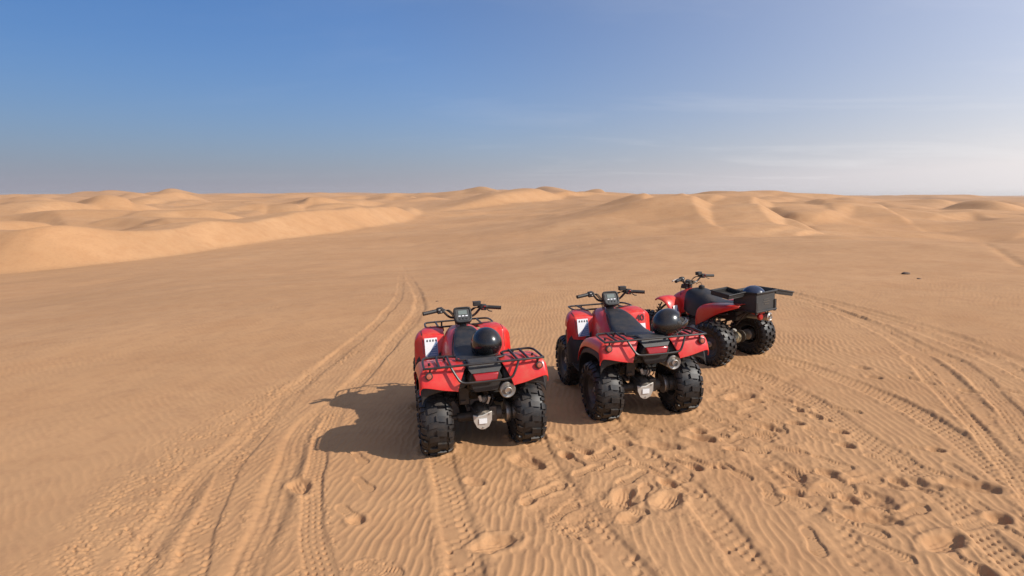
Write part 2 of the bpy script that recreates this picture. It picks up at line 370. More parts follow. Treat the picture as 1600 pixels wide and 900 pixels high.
def big_terrain(x, y):
    z = base_z(x, y)
    r = np.hypot(x, y)
    # dune fields: asymmetric crests from warped ridged noise, larger with distance
    def field(z, scale, amp, r0, r1, seed, ax=1.0, ay=1.7, fade=None, sharp=1.4):
        w = sstep(r0, r1, r)
        if fade: w = w * (1 - sstep(fade[0], fade[1], r))
        idx = np.where(w > 0)[0]; X = x[idx]; Y = y[idx]
        wx = X + 0.55 * scale * perlin(X / scale * 0.6, Y / scale * 0.6, seed + 3); wy = Y + 0.4 * scale * perlin(X / scale * 0.7 + 9, Y / scale * 0.7, seed + 4)
        n = perlin(wx / scale * ax, wy / scale / ay, seed)
        rg = np.clip(1 - np.abs(n) * 1.7, 0, 1) ** sharp
        mod = np.clip(0.6 + 0.9 * perlin(X / scale * 0.35, Y / scale * 0.35, seed + 8), 0.1, 1.4)
        z[idx] += amp * w[idx] * mod * (rg - 0.35)
    field(z, 30, 1.3, 62, 150, 11, ax=0.9, ay=1.3, fade=(260, 500))
    field(z, 70, 4.2, 130, 330, 23, fade=(1200, 2500))
    field(z, 200, 9.0, 380, 900, 31, fade=(4000, 7000))
    field(z, 600, 18.0, 1500, 3500, 47, ay=2.0)
    w = sstep(14, 30, r)
    w2 = sstep(22, 45, r) * (1 - sstep(180, 320, r)) * sstep(-.05, .25, np.arctan2(x, y))
    z += w2 * .75 * fbm(x / 19.0, y / 12.0, 65, 2)
    z += w * (0.10 * fbm(x / 9.0, y / 14.0, 61, 2) + 0.05 * fbm(x / 3.2, y / 6.0, 63, 2)) * (1 - sstep(300, 600, r))
    # the crests one can point at
    ridge(x, y, z, [(-420, 368, 68), (-150, 362, 57), (0, 361, 50), (105, 356, 52), (240, 360, 60), (280, 355, 65), (320, 346, 70), (380, 349, 76), (425, 341, 84), (490, 331, 97), (550, 328, 112), (620, 326, 150), (660, 329, 215)], -1, 16)
    ridge(x, y, z, [(690, 329, 205), (715, 322, 215), (760, 311, 228), (800, 303, 243), (838, 294, 262), (856, 297, 266), (870, 302, 270)], -1, 30, hmin=0.3)
    ridge(x, y, z, [(975, None, 126, .1), (992, None, 116, .7), (1004, None, 110, .8), (1000, None, 102, .4), (1012, None, 96, .1)], 1, 18, .5)
    ridge(x, y, z, [(1030, None, 122, .1), (1052, None, 108, .9), (1064, None, 98, 1.3), (1062, None, 90, 1.1), (1078, None, 80, 1.3), (1076, None, 72, 1.1), (1090, None, 64, .7), (1112, None, 57, .1)], 1, 22, .55)
    ridge(x, y, z, [(1120, None, 128, 0.29), (1150, None, 112, 1.45), (1168, None, 100, 1.89), (1166, None, 90, 1.59), (1180, None, 80, 1.89), (1178, None, 71, 1.74), (1192, None, 64, 1.30), (1220, None, 58, 0.43), (1250, None, 56, 0.10)], 1, 26, .6)
    ridge(x, y, z, [(1196, None, 84, 0.29), (1218, None, 75, 1.16), (1232, None, 69, 1.30), (1256, None, 64, 1.01), (1296, None, 62, 0.10)], 1, 14, .55)
    ridge(x, y, z, [(1270, None, 140, 0.29), (1330, None, 124, 1.30), (1366, None, 112, 1.74), (1372, None, 102, 1.45), (1388, None, 92, 1.01), (1412, None, 84, 0.10)], 1, 24, .6)
    ridge(x, y, z, [(1460, None, 190, .3), (1490, None, 180, 3.2), (1540, None, 170, 2.6), (1580, None, 165, .4)], -1, 16)
    ridge(x, y, z, [(1130, None, 330, .3), (1190, None, 320, 1.0), (1250, None, 310, 1.5), (1310, None, 300, 1.1), (1350, None, 290, .3)], 1, 45)
    ridge(x, y, z, [(-60, None, 120, .4), (30, None, 125, 1.7), (95, None, 120, 2.4), (110, None, 112, 1.0), (118, None, 105, .2)], -1, 22)
    ridge(x, y, z, [(118, None, 180, .4), (138, None, 176, 2.4), (152, None, 170, 2.0), (176, None, 160, .4)], -1, 14)
    ridge(x, y, z, [(110, None, 900, 1), (140, None, 900, 9), (160, None, 890, 6), (182, None, 880, 9), (205, None, 870, 4), (225, None, 860, 1)], -1, 45)
    ridge(x, y, z, [(190, None, 100, .3), (230, None, 96, 1.4), (242, None, 92, .9), (252, None, 86, .2)], -1, 12)
    ridge(x, y, z, [(1345, None, 900, 1), (1400, None, 880, 7), (1455, None, 870, 5), (1520, None, 900, 8), (1580, None, 880, 6), (1640, None, 860, 5), (1700, None, 850, 1)], -1, 90, .42)
    ridge(x, y, z, [(1060, None, 1250, 1), (1100, None, 1200, 9), (1150, None, 1180, 8), (1210, None, 1200, 1)], -1, 110, .42)
    # crescent crests scattered over the far field, slip faces towards the near right
    rg_ = random.Random(21)
    for i in range(64):
        d = math.exp(rg_.uniform(math.log(95), math.log(1500))); u = rg_.uniform(-250, 1850)
        if d < 260 and 640 < u < 1420: continue
        if d < 150 and u < 640: d += 60
        half = rg_.uniform(28, 75); hgt = (.7 + .0055 * min(d, 700)) * rg_.uniform(.5, 1.15) * (.62 if u > 950 else 1.25); bow = rg_.uniform(-.05, .13) * d; tilt = rg_.uniform(-.16, .16) * d; ph_ = rg_.uniform(0, 6.3)
        pts = []
        for k in range(7):
            q_ = -1 + k / 3; pts.append((u + half * q_, None, d + bow * q_ * q_ + tilt * q_ + .03 * d * math.sin(3.1 * q_ + ph_), hgt * (1 - q_ * q_) * (1 + .25 * math.sin(5 * q_ + ph_))))
        ridge(x, y, z, pts, -1, 6 + hgt * rg_.uniform(5, 8), tan_slip=.46)
    for i in range(16):
        d = rg_.uniform(72, 300); u = rg_.uniform(1130, 1640); hgt = (rg_.uniform(.5, 1.0) + .0022 * d) * .8; half = rg_.uniform(30, 70); sg = rg_.choice((-1, 1)); tl = rg_.uniform(.08, .3) * d * sg
        pts = [(u + half * q_, None, d + tl * q_ + .04 * d * math.sin(2.5 * q_ + i), hgt * (1 - q_ * q_)) for q_ in (-1, -.66, -.33, 0, .33, .66, 1)]
        ridge(x, y, z, pts, -1, 8 + hgt * 7, tan_slip=.34)
    for i in range(46):
        d = math.exp(rg_.uniform(math.log(150), math.log(1100))); u = rg_.uniform(-150, 900); half = rg_.uniform(14, 42); hgt = (.5 + .0040 * d) * rg_.uniform(.6, 1.2); tl = rg_.uniform(-.02, .16) * d
        if d < 230 and u > 600: continue
        pts = [(u + half * q_, None, d + tl * q_ + .02 * d * math.sin(2.5 * q_ + i), hgt * (1 - q_ * q_)) for q_ in (-1, -.66, -.33, 0, .33, .66, 1)]
        ridge(x, y, z, pts, -1, 4 + hgt * 6, tan_slip=.5)
    for u, d, hgt, half, tl in ((40, 88, 1.9, 90, 14), (215, 104, 1.7, 70, -10), (330, 128, 2.2, 80, 16), (120, 150, 2.6, 90, 10), (430, 190, 2.4, 70, 14), (-40, 112, 2.4, 60, 10), (540, 240, 3.0, 70, 20), (270, 260, 3.0, 80, 22), (60, 300, 3.6, 80, 26), (600, 330, 3.0, 60, 20)):
        pts = [(u + half * q_, None, d + tl * q_ + .05 * d * math.sin(2.2 * q_ + u), hgt * (1 - q_ * q_)) for q_ in (-1, -.66, -.33, 0, .33, .66, 1)]
        ridge(x, y, z, pts, -1, 6 + hgt * 5.5, tan_slip=.50)
    return z

# rows and columns of the sheet: fine where the bikes stand, coarser with distance
rows = [0.25, 0.6, 1.0, 1.35, 1.6]
vv = np.concatenate([np.linspace(1150, 500, 590), np.linspace(499, 338, 165)[1:]])
rows += list(CAM_H * 915 / (vv - 304.7))
rr_ = rows[-1]
while rr_ < 7600:
    rr_ *= 1.0085 if rr_ < 420 else (1.015 if rr_ < 2500 else 1.05); rows.append(rr_)
rows = np.array(rows)
rows = rows[np.concatenate([[True], np.diff(rows) > 1e-4])]
fine = np.linspace(R(-47), R(47), 1040)
back = np.linspace(R(47), R(313), 70)[1:-1]
ang = np.concatenate([fine, back]); NC = len(ang); NR = len(rows)
GXX = (rows[:, None] * np.sin(ang)[None, :]).ravel(); GYY = (rows[:, None] * np.cos(ang)[None, :]).ravel()
Z = big_terrain(GXX, GYY)
ZG = Z.reshape(NR, NC); dth = fine[1] - fine[0]; NF = len(fine)
drr = np.gradient(rows)
for i in range(NR):
    if rows[i] < 42: continue
    sg = min(9.0, .38 * drr[i] / (rows[i] * dth)); kk = int(3 * sg) + 1
    if sg < .6: continue
    ker = np.exp(-.5 * (np.arange(-kk, kk + 1) / sg) ** 2); ker /= ker.sum()
    ZG[i, :NF] = np.convolve(np.pad(ZG[i, :NF], kk, 'edge'), ker, 'valid')
k0 = int(np.searchsorted(rows, 110))
for _ in range(1): ZG[k0:-1] = .25 * ZG[k0 - 1:-2] + .5 * ZG[k0:-1] + .25 * ZG[k0 + 1:]
Z = ZG.ravel()
print('terrain', NR, NC, round(time.time() - T0, 1))

near = np.where(np.hypot(GXX, GYY) < 34)[0]
nx = GXX[near]; ny = GYY[near]; nr = np.hypot(nx, ny)
dz = np.zeros(len(near)); rip = np.ones(len(near)); rough = np.zeros(len(near))
# gentle unevenness
dz += 0.014 * fbm(nx / 1.7, ny / 1.7, 71, 2) + 0.0035 * fbm(nx / 0.35, ny / 0.45, 73, 2)

def world_path(pix, n=8):
    P = [ground_at(u, v) for u, v in pix]
    return [tuple(p)[:2] for p in spline([(a, b, 0) for a, b in P], n)]
# the boundaries of the tyre tracks follow what the photograph shows: path, width, depth, berm, tread, ripples left
TRACKS = [
 ([(630, 415), (627, 432), (624, 460), (603, 490), (562, 527), (505, 572), (455, 618), (405, 678), (372, 714), (346, 760), (312, 840), (290, 905), (272, 980)], .20, .013, .0035, 'lug', 1),
 ([(560, 530), (498, 577), (440, 624), (375, 690), (318, 740), (272, 800), (238, 845), (200, 903), (150, 980)], .25, .018, .0045, 'none', 1),
 ([(630, 415), (637, 432), (655, 464), (648, 495), (622, 525), (572, 582), (525, 622), (475, 665), (452, 722), (430, 782), (398, 860), (378, 910), (345, 980)], .26, .021, .005, 'none', 1),
 ([(640, 500), (612, 540), (560, 600), (528, 640), (502, 690), (492, 735), (486, 790), (490, 840), (502, 905), (520, 980)], .17, .012, .0035, 'knob', 1),
 ([(684, 700), (694, 735), (704, 780), (714, 830), (722, 870), (732, 920), (745, 990)], .235, .010, .010, 'lug', 1),
 ([(832, 680), (848, 715), (872, 755), (905, 805), (945, 850), (985, 890), (1040, 960)], .235, .009, .007, 'lug', .9),
 ([(944, 650), (985, 695), (1035, 735), (1085, 775), (1125, 820), (1170, 885), (1215, 960)], .235, .009, .007, 'lug', .9),
 ([(1065, 632), (1120, 668), (1190, 715), (1250, 770), (1310, 830), (1375, 905), (1430, 980)], .235, .008, .006, 'lug', .9),
 ([(1120, 565), (1200, 592), (1275, 630), (1325, 668), (1400, 715), (1480, 780), (1560, 860), (1640, 940)], .23, .010, .008, 'knob', 1),
 ([(1184, 552), (1240, 566), (1300, 586), (1400, 628), (1500, 688), (1600, 772), (1700, 870)], .23, .012, .010, 'knob', 1),
 ([(1205, 455), (1250, 467), (1300, 482), (1350, 503), (1400, 530), (1450, 565), (1500, 610), (1550, 665), (1600, 735), (1650, 815)], .24, .013, .009, 'lug', 1),
 ([(1225, 455), (1270, 468), (1330, 484), (1400, 505), (1470, 528), (1540, 556), (1600, 584), (1700, 640)], .26, .017, .011, 'lug', 1),
 ([(1215, 458), (1262, 470), (1320, 490), (1380, 512), (1440, 542), (1500, 570), (1560, 625), (1600, 672), (1660, 745)], .22, .012, .008, 'knob', 1),
 ([(1240, 458), (1290, 470), (1370, 490), (1450, 512), (1530, 540), (1620, 576), (1720, 620)], .25, .015, .009, 'none', 1),
 ([(1420, 560), (1470, 610), (1520, 665), (1570, 720), (1620, 790)], .16, .012, .010, 'knob', 1),
]
for path, wd, dep, berm, tread, strength in TRACKS:
    P = world_path(path); xs = [p[0] for p in P]; ys = [p[1] for p in P]
    m = (nx > min(xs) - .4) & (nx < max(xs) + .4) & (ny > min(ys) - .4) & (ny < max(ys) + .4); idx = np.where(m)[0]
    # coarse cull, then exact distance
    px = np.array(P); keep = np.zeros(len(idx), bool)
    for i in range(len(P) - 1):
        a, b = P[i], P[i + 1]
        keep |= (nx[idx] > min(a[0], b[0]) - .4) & (nx[idx] < max(a[0], b[0]) + .4) & (ny[idx] > min(a[1], b[1]) - .4) & (ny[idx] < max(a[1], b[1]) + .4)
    idx = idx[keep]; X = nx[idx]; Y = ny[idx]
    d, sd_, s, fi = seg_dist(X, Y, P); q = d * sd_ + 0.018 * perlin(s / 0.5, s * 0 + wd * 91, 80) + .008 * perlin(X / .06, Y / .06, 81)
    aq = np.abs(q); hw = wd / 2 * (1 + .18 * perlin(s / .9, s * 0 + wd * 37, 79))
    var = 0.75 + 0.5 * perlin(s / 0.8, s * 0 + dep * 777, 82)
    far = 1 + 0.15 * sstep(8, 22, np.hypot(X, Y)) - .85 * sstep(12, 24, np.hypot(X, Y))
    core = 1 - sstep(hw * (.50 if tread == 'none' else .76), hw * 1.08, aq)
    bm_ = np.exp(-((aq - hw * 1.28) / (hw * .30)) ** 2)
    lump = 0.6 + 0.8 * np.clip(perlin(X / .07, Y / .07, 83) + .3 * perlin(X / .03, Y / .03, 84), -1, 1)
    e = (-dep * core * var + berm * bm_ * lump * var) * far * strength
    if tread == 'lug':
        colw = hw * .5; ci = np.floor(q / colw); st_ = s / 0.072 + np.where(ci % 2 == 0, .5, 0.0) + .25 * aq / hw; ri = np.floor(st_)
        rnd = (hash2(ri.astype(np.int64), ci.astype(np.int64), 7) % 97) / 96.0; rn2 = (hash2(ri.astype(np.int64), ci.astype(np.int64), 19) % 97) / 96.0
        fs = (st_ - ri - .5 - .25 * (rnd - .5)) * 0.072; fq = (q / colw - ci - .5 - .3 * (rn2 - .5)) * colw
        pit = np.exp(-(np.abs(fs) / .016) ** 3 - (np.abs(fq) / (colw * .40)) ** 4)
        brk = np.clip(.35 + 1.3 * (perlin(X / .16, Y / .16, 76) + .5 * perlin(s / .6, q / .1, 77)) + .25, .05, 1.1)
        e += (-0.010 * pit * (.25 + .9 * rnd) + .002 * np.sin(st_ * 2 * np.pi + 1.2)) * core * (.5 + .6 * var) * brk
    elif tread == 'knob':
        k1 = np.clip(np.sin(s / 0.062 * 2 * np.pi + np.where(np.floor(q / .042) % 2 == 0, 0, np.pi)) * 2, -1, 1); k2 = np.clip(np.sin(q / 0.042 * 2 * np.pi) * 2.2 + .3, -1, 1)
        e += -0.008 * core * np.clip(k1, 0, 1) * np.clip(k2, 0, 1) * (.5 + .7 * var) * (.6 + .8 * np.clip(perlin(X / .11, Y / .11, 78) + .4, 0, 1))
    if tread == 'none':
        e += core * (.006 * perlin(q / .035, s / .5, 74) + .004 * fbm(X / .06, Y / .06, 75, 2))
        rough[idx] = np.maximum(rough[idx], .35 * core * np.clip(.3 + 1.2 * perlin(X / .3, Y / .3, 72), 0, 1))
    dz[idx] = dz[idx] * (1 - .5 * core) + e
    rip[idx] *= 1 - 0.92 * strength * (1 - sstep(hw * 1.0, hw * 1.7, aq))
    rough[idx] = np.maximum(rough[idx], bm_ * np.clip(.45 + 1.3 * perlin(X / .25, Y / .25, 73), 0, 1) * (.8 if wd != .235 else .3))

# thrown, crumbly sand beside the tracks
def blobline(pix, rad, amount):
    P = world_path(pix, 4); xs = [p[0] for p in P]; ys = [p[1] for p in P]; g = max(rad) * 2
    idx = np.where((nx > min(xs) - g) & (nx < max(xs) + g) & (ny > min(ys) - g) & (ny < max(ys) + g))[0]
    d, sd_, s, fi = seg_dist(nx[idx], ny[idx], P); rd = np.interp(fi, np.linspace(0, len(P) - 1, len(rad)), rad)
    w = np.exp(-(d / rd) ** 2) * np.clip(.75 + 1.1 * perlin(nx[idx] / .22, ny[idx] / .22, 85), 0, 1.3)
    rough[idx] = np.maximum(rough[idx], amount * w); rip[idx] *= 1 - .85 * np.clip(w, 0, 1)
blobline([(560, 548), (500, 580), (440, 612), (380, 650), (300, 700), (235, 755), (180, 830), (120, 900)], [.12, .22, .34, .40, .36, .34, .30], 1.15)
blobline([(300, 690), (260, 760), (220, 830), (170, 910)], [.25, .3, .3], .9)
blobline([(540, 600), (510, 645), (480, 690)], [.12, .18, .14], .9)
blobline([(430, 640), (390, 690), (340, 760)], [.10, .14, .14], .9)
blobline([(868, 820), (900, 832), (925, 820)], [.07, .09, .07], 1.2)
blobline([(690, 712), (720, 720)], [.08, .08], .7)
blobline([(560, 880), (600, 888)], [.07, .07], .9)

# trampled ground behind the bikes
def patch(u, v, ru, rv, amt):
    x0, y0 = ground_at(u, v); x1, _ = ground_at(u + ru, v); _, y1 = ground_at(u, v - rv)
    w = np.exp(-((nx - x0) / (x1 - x0)) ** 2 - ((ny - y0) / (y1 - y0)) ** 2) * amt
    w = np.clip(w * (1 + .8 * perlin(nx / .3, ny / .3, 86)), 0, 1); return w
tr = np.zeros(len(near))
for a in [(880, 760, 110, 60, .9), (1010, 745, 130, 60, .95), (1150, 690, 130, 50, .9), (1000, 690, 120, 40, .75), (1250, 740, 130, 60, .8), (1340, 780, 110, 50, .8), (1130, 620, 90, 35, .7), (1230, 600, 70, 25, .6), (960, 800, 90, 40, .7), (1480, 800, 80, 40, .45)]:
    tr = np.maximum(tr, patch(*a))
dz += tr * (0.019 * fbm(nx / .24, ny / .24, 87, 2) + .004 * fbm(nx / .07, ny / .07, 88, 2))
rip *= 1 - .72 * tr
rough = np.maximum(rough, .32 * tr)

# footprints: (u, v, du, dv, kind)   du,dv = towards the toe in the picture
FP = [
 (568, 757, 18, 16, 's'), (545, 803, 18, 14, 'h'), (592, 888, 26, 6, 's'), (562, 716, 8, 8, 's'), (838, 775, -22, 14, 'h'), (742, 754, 10, 1, 'd'), (772, 850, 16, -4, 'D'),
 (825, 722, 22, 8, 'D'), (860, 765, 16, -8, 's'), (878, 686, 8, 2, 'd'), (935, 713, 14, 3, 's'), (972, 694, 14, 2, 'd'), (1032, 697, 20, 2, 'D'), (1095, 685, 20, 4, 'D'),
 (975, 780, 6, -18, 'D'), (1045, 782, 10, -14, 'D'), (920, 735, 24, -8, 's'), (960, 728, 24, -10, 's'), (1100, 724, 24, 6, 'h'), (1058, 752, 20, -12, 's'), (1148, 737, 20, 10, 's'),
 (1198, 667, 16, 4, 'D'), (1220, 668, 4, 10, 's'), (1195, 685, 10, 10, 'd'), (1145, 645, 14, 3, 's'), (1170, 602, 12, 3, 's'), (1095, 597, 12, 2, 's'), (1135, 612, 10, 2, 's'),
 (1250, 632, 14, 4, 'd'), (1262, 645, 12, 5, 'h'), (1215, 622, 12, 4, 's'), (1235, 740, 14, 8, 'D'), (1202, 770, 8, 22, 's'), (1270, 845, 14, 26, 's'), (1238, 752, 12, 10, 's'),
 (1345, 778, 30, 4, 'B'), (1395, 752, 28, 4, 'B'), (1300, 690, 20, 5, 'h'), (1390, 716, 22, 3, 's'), (1445, 733, 22, 8, 's'), (1500, 737, 14, 10, 's'), (1515, 760, 22, 3, 'D'),
 (1545, 800, 18, 12, 'h'), (1572, 828, 16, 10, 's'), (1505, 878, 24, 14, 'h'), (1365, 805, 26, -4, 's'), (1320, 800, 12, 8, 'd'), (1290, 672, 20, 2, 'h'), (1230, 705, 12, 2, 's'),
 (1345, 575, 14, 3, 'd'), (1432, 595, 14, 3, 's'), (1515, 611, 16, 3, 'd'), (1590, 614, 14, 3, 's'), (1365, 590, 10, 2, 'd'), (1280, 566, 12, 2, 's'), (1390, 860, 20, 10, 's'), (1440, 700, 20, 2, 'h'), (1005, 770, 8, -18, 's'), (985, 812, 14, -10, 'd'),
 (468, 760, 8, 10, 'D'), (1420, 800, 18, -6, 's'), (1300, 722, 18, 6, 's'), (905, 700, 16, 6, 's'), (1010, 668, 14, 4, 's'), (1175, 640, 14, -4, 's'), (1320, 640, 14, 3, 's'), (1110, 655, 14, 2, 's'), (880, 800, 16, -12, 's'),
]
rf = random.Random(5)
for (u0, v0, su, sv, nn) in ((900, 740, 70, 35, 4), (1010, 735, 90, 40, 6), (1140, 690, 90, 45, 7), (1260, 730, 90, 50, 7), (1200, 640, 70, 30, 6), (1380, 790, 80, 45, 5), (1140, 610, 50, 18, 4), (1500, 820, 50, 40, 3)):
    for k in range(nn):
        s_ = rf.choice((-1, 1)); FP.append((rf.gauss(u0, su * .6), rf.gauss(v0, sv * .6), s_ * rf.uniform(10, 24), s_ * rf.uniform(-8, 10), rf.choice('ssshhDs')))
for u, v, du, dv, kind in FP:
    cx, cy = ground_at(u, v); tx, ty = ground_at(u + du, v + dv); L = math.hypot(tx - cx, ty - cy); ax_, ay_ = (tx - cx) / L, (ty - cy) / L
    idx = np.where((np.abs(nx - cx) < .45) & (np.abs(ny - cy) < .45))[0]
    if not len(idx): continue
    sc = random.uniform(.98, 1.18)
    a = ((nx[idx] - cx) * ax_ + (ny[idx] - cy) * ay_) / sc; b = (-(nx[idx] - cx) * ay_ + (ny[idx] - cy) * ax_) / sc
    wob = .006 * perlin(nx[idx] / .05, ny[idx] / .05, 90)
    t = a / .29 + .5                                  # 0 heel .. 1 toe
    hwid = np.interp(t, [-.02, .03, .12, .25, .42, .55, .72, .88, .97, 1.02], [.0, .022, .036, .037, .029, .034, .047, .043, .026, .0])
    sole = sstep(-.006, .005, hwid - np.abs(b) + wob) * ((t > -.02) & (t < 1.02))
    outd = np.maximum(np.abs(b) - hwid, 0); el = np.maximum(np.maximum(-a - .145, a - .145), 0); od = np.hypot(outd, el)
    rim = np.exp(-((od - .02) / .016) ** 2) * (1 - sole)
    if kind in ('s', 'h'):
        D = random.uniform(.007, .011)
        bars = np.where(t > .38, np.sin((a + .25 * np.abs(b) + wob * .6) / .022 * 2 * np.pi), np.sin((a - .2 * np.abs(b) + wob * .6) / .020 * 2 * np.pi)); grv = np.exp(-(b / .006) ** 2)
        e = -D * sole * (1 + .15 * t) + .0040 * sole * np.clip(bars * 1.6, -1, 1) * (1 - grv) * np.clip(.5 + 1.3 * perlin(nx[idx] / .07, ny[idx] / .07, 94), 0, 1.1) + .30 * D * rim
        if kind == 'h':
            dh = np.hypot((a - .10) / .065, b / .052) + wob * 6
            e += -.022 * (1 - sstep(.55, 1.05, dh)) + .006 * np.exp(-((dh - 1.25) / .25) ** 2)
        core = np.maximum(sole, .6 * rim)
    else:
        ra, rb, D = {'d': (.09, .055, .022), 'D': (.140, .080, .040), 'B': (.24, .13, .036)}[kind]
        ra *= random.uniform(.85, 1.15); rb *= random.uniform(.85, 1.15)
        rr2 = np.hypot(a / ra, b / rb) + .20 * perlin(nx[idx] / .09, ny[idx] / .09, 91 + int(u)) ; rr2 = np.maximum(rr2, 0); sk = 1 + .22 * a / ra
        e = -D * np.clip(1 - rr2 ** 3.5, 0, 1) * np.clip(sk, .4, 1.5) + .24 * D * np.exp(-((rr2 - 1.32) / .26) ** 2) * (1 + .6 * perlin(nx[idx] / .12, ny[idx] / .12, 92))
        core = 1 - sstep(.9, 1.5, rr2)
        e += core * (.006 * fbm(nx[idx] / .055, ny[idx] / .055, 95, 2) + .0035 * np.sin((b + wob) / .026 * 6.28) * (rr2 < .8) * (kind != 'd'))
    dz[idx] = dz[idx] * (1 - .55 * np.clip(core, 0, 1)) + e
    rip[idx] *= 1 - .9 * np.clip(core, 0, 1); rough[idx] = np.maximum(rough[idx] * (1 - .6 * np.clip(core, 0, 1)), .18 * np.clip(rim, 0, 1))
# a line of prints up the far hump on the right
for i in range(15):
    cx, cy = ground_at(1535 + i * 4.6 + (i % 2) * 3, 381 + i * 2.6)
    idx = np.where((np.abs(nx - cx) < .6) & (np.abs(ny - cy) < .6))[0]
    dz[idx] -= .07 * np.exp(-((nx[idx] - cx) / .13) ** 2 - ((ny[idx] - cy) / .2) ** 2)
# tyres press into the sand a little, with pushed-up rims
for px_, py_, yw_, wb_ in POSES:
    for lx in (-.395, .395):
        for ly in (0, wb_):
            cx = px_ + lx * math.cos(yw_) - ly * math.sin(yw_); cy = py_ + lx * math.sin(yw_) + ly * math.cos(yw_)
            idx = np.where((np.abs(nx - cx) < .5) & (np.abs(ny - cy) < .5))[0]; X = nx[idx] - cx; Y = ny[idx] - cy
            a = -X * math.sin(yw_) + Y * math.cos(yw_); b = X * math.cos(yw_) + Y * math.sin(yw_)
            rr2 = (np.abs(a / .12) ** 3 + np.abs(b / .135) ** 3) ** (1 / 3)
            ringw = np.exp(-((rr2 - 1.22) / .26) ** 2)
            dz[idx] += .020 * ringw * (.7 + .8 * perlin(nx[idx] / .06, ny[idx] / .06, 93)) - .012 * (1 - sstep(.7, 1.0, rr2))
            rip[idx] *= 1 - .8 * np.clip(ringw + (rr2 < 1.1), 0, 1); rough[idx] = np.maximum(rough[idx], .7 * ringw)
# wind ripples: phase of a narrow band of waves gives the forks and joins that real ripples have
ph = np.zeros(len(near), np.complex128)
wxp = nx + .10 * perlin(nx / 1.3, ny / 1.3, 95); wyp = ny + .10 * perlin(nx / 1.3 + 7, ny / 1.3, 96)
turn = sstep(-1.6, -3.2, nx)                          # on the open left the crests swing round
rng = np.random.RandomState(3)
for k in range(16):
    lam = 0.066 * (1 + .13 * rng.randn()); an = R(-7) + R(8) * rng.randn(); p0 = rng.rand() * 6.28
    ph += np.exp(1j * (2 * np.pi / lam * (wxp * math.cos(an) + wyp * math.sin(an)) + p0)) * (1 - turn)
for k in range(16):
    lam = 0.072 * (1 + .12 * rng.randn()); an = R(48) + R(8) * rng.randn(); p0 = rng.rand() * 6.28
    ph += np.exp(1j * (2 * np.pi / lam * (wxp * math.cos(an) + wyp * math.sin(an)) + p0)) * turn
am = np.abs(ph) / 4.0; phase = np.angle(ph)
w01 = (phase / (2 * np.pi)) % 1.0
prof = np.where(w01 < .66, .5 - .5 * np.cos(np.pi * w01 / .66), .5 + .5 * np.cos(np.pi * (w01 - .66) / .34)) ** 2.1
ramp = (.55 + .55 * np.clip(.5 + 1.2 * perlin(nx / 2.1, ny / 2.1, 97), 0, 1)) * (1 - .80 * turn * sstep(4.5, 2.0, ny) * 0) * (1 - sstep(13, 20, nr)) * (1 - .45 * turn)
dz += 0.0066 * ramp * np.clip(am * 1.5, 0, 1) * (prof - .33) * np.clip(rip, 0, 1)
# crumbs
lum = perlin(nx / .038, ny / .038, 98) + .8 * perlin(nx / .019, ny / .019, 99)
dz += np.clip(rough, 0, 1.2) * (.014 * np.clip(lum - .25, 0, 1.2) - .022 * np.clip(-lum - .28, 0, .9)) * (1 - sstep(10, 18, nr))
Z[near] += dz
print('details', round(time.time() - T0, 1))
def sand_z(x, y):                                     # height of the finished sheet near a point
    i = near[np.argmin((nx - x) ** 2 + (ny - y) ** 2)]; return Z[i]

me = bpy.data.meshes.new('sand_ground')
nv = NR * NC + 1; co = np.empty((nv, 3), np.float32)
co[:-1, 0] = GXX; co[:-1, 1] = GYY; co[:-1, 2] = Z; co[-1] = (0, 0, 0)
ii = np.arange(NR - 1)[:, None] * NC; jj = np.arange(NC)[None, :]; j2 = (jj + 1) % NC
quads = np.stack([ii + jj, ii + NC + jj, ii + NC + j2, ii + j2], -1).reshape(-1, 4)[:, ::-1]
tri = np.stack([np.full(NC, nv - 1), (np.arange(NC) + 1) % NC, np.arange(NC)], -1)
nq = len(quads)
me.vertices.add(nv); me.vertices.foreach_set('co', co.ravel())
me.loops.add(nq * 4 + NC * 3); me.loops.foreach_set('vertex_index', np.concatenate([quads.ravel(), tri.ravel()]).astype(np.int32))
me.polygons.add(nq + NC)
me.polygons.foreach_set('loop_start', np.concatenate([np.arange(nq) * 4, nq * 4 + np.arange(NC) * 3]).astype(np.int32))
me.polygons.foreach_set('loop_total', np.concatenate([np.full(nq, 4), np.full(NC, 3)]).astype(np.int32))
me.update(calc_edges=True)
me.polygons.foreach_set('use_smooth', np.ones(nq + NC, bool))
sand = bpy.data.objects.new('sand_ground', me); col.objects.link(sand)
tag(sand, 'rippled orange desert sand with tyre tracks, footprints and dunes to the horizon', kind='structure')

m, nt, b = nodes_of('desert_sand')
t = mnode(nt, 'ShaderNodeTexCoord')
def tn(scale, detail=4, rough_=.55, vec_=None):
    n = mnode(nt, 'ShaderNodeTexNoise', Scale=scale, Detail=detail, Roughness=rough_)
    nt.links.new(vec_ or t.outputs['Object'], n.inputs['Vector']); return n.outputs['Fac']
def mr(v, a, b_, c=0.0, d=1.0):
    n = mnode(nt, 'ShaderNodeMapRange'); nt.links.new(v, n.inputs[0])
    for k, q in zip(('From Min', 'From Max', 'To Min', 'To Max'), (a, b_, c, d)): n.inputs[k].default_value = q
    return n.outputs[0]
stv = mnode(nt, 'ShaderNodeMapping'); stv.inputs['Scale'].default_value = (.35, 1, 1); stv.inputs['Rotation'].default_value = (0, 0, .25); nt.links.new(t.outputs['Object'], stv.inputs[0])
c0 = mixcol(nt, mr(tn(.045, 5), .35, .65), (0.468, 0.254, 0.121, 1), (0.508, 0.290, 0.146, 1))
c1 = mixcol(nt, mr(tn(.16, 6, .6, stv.outputs[0]), .42, .66, 0, .55), c0, (0.410, 0.224, 0.106, 1))
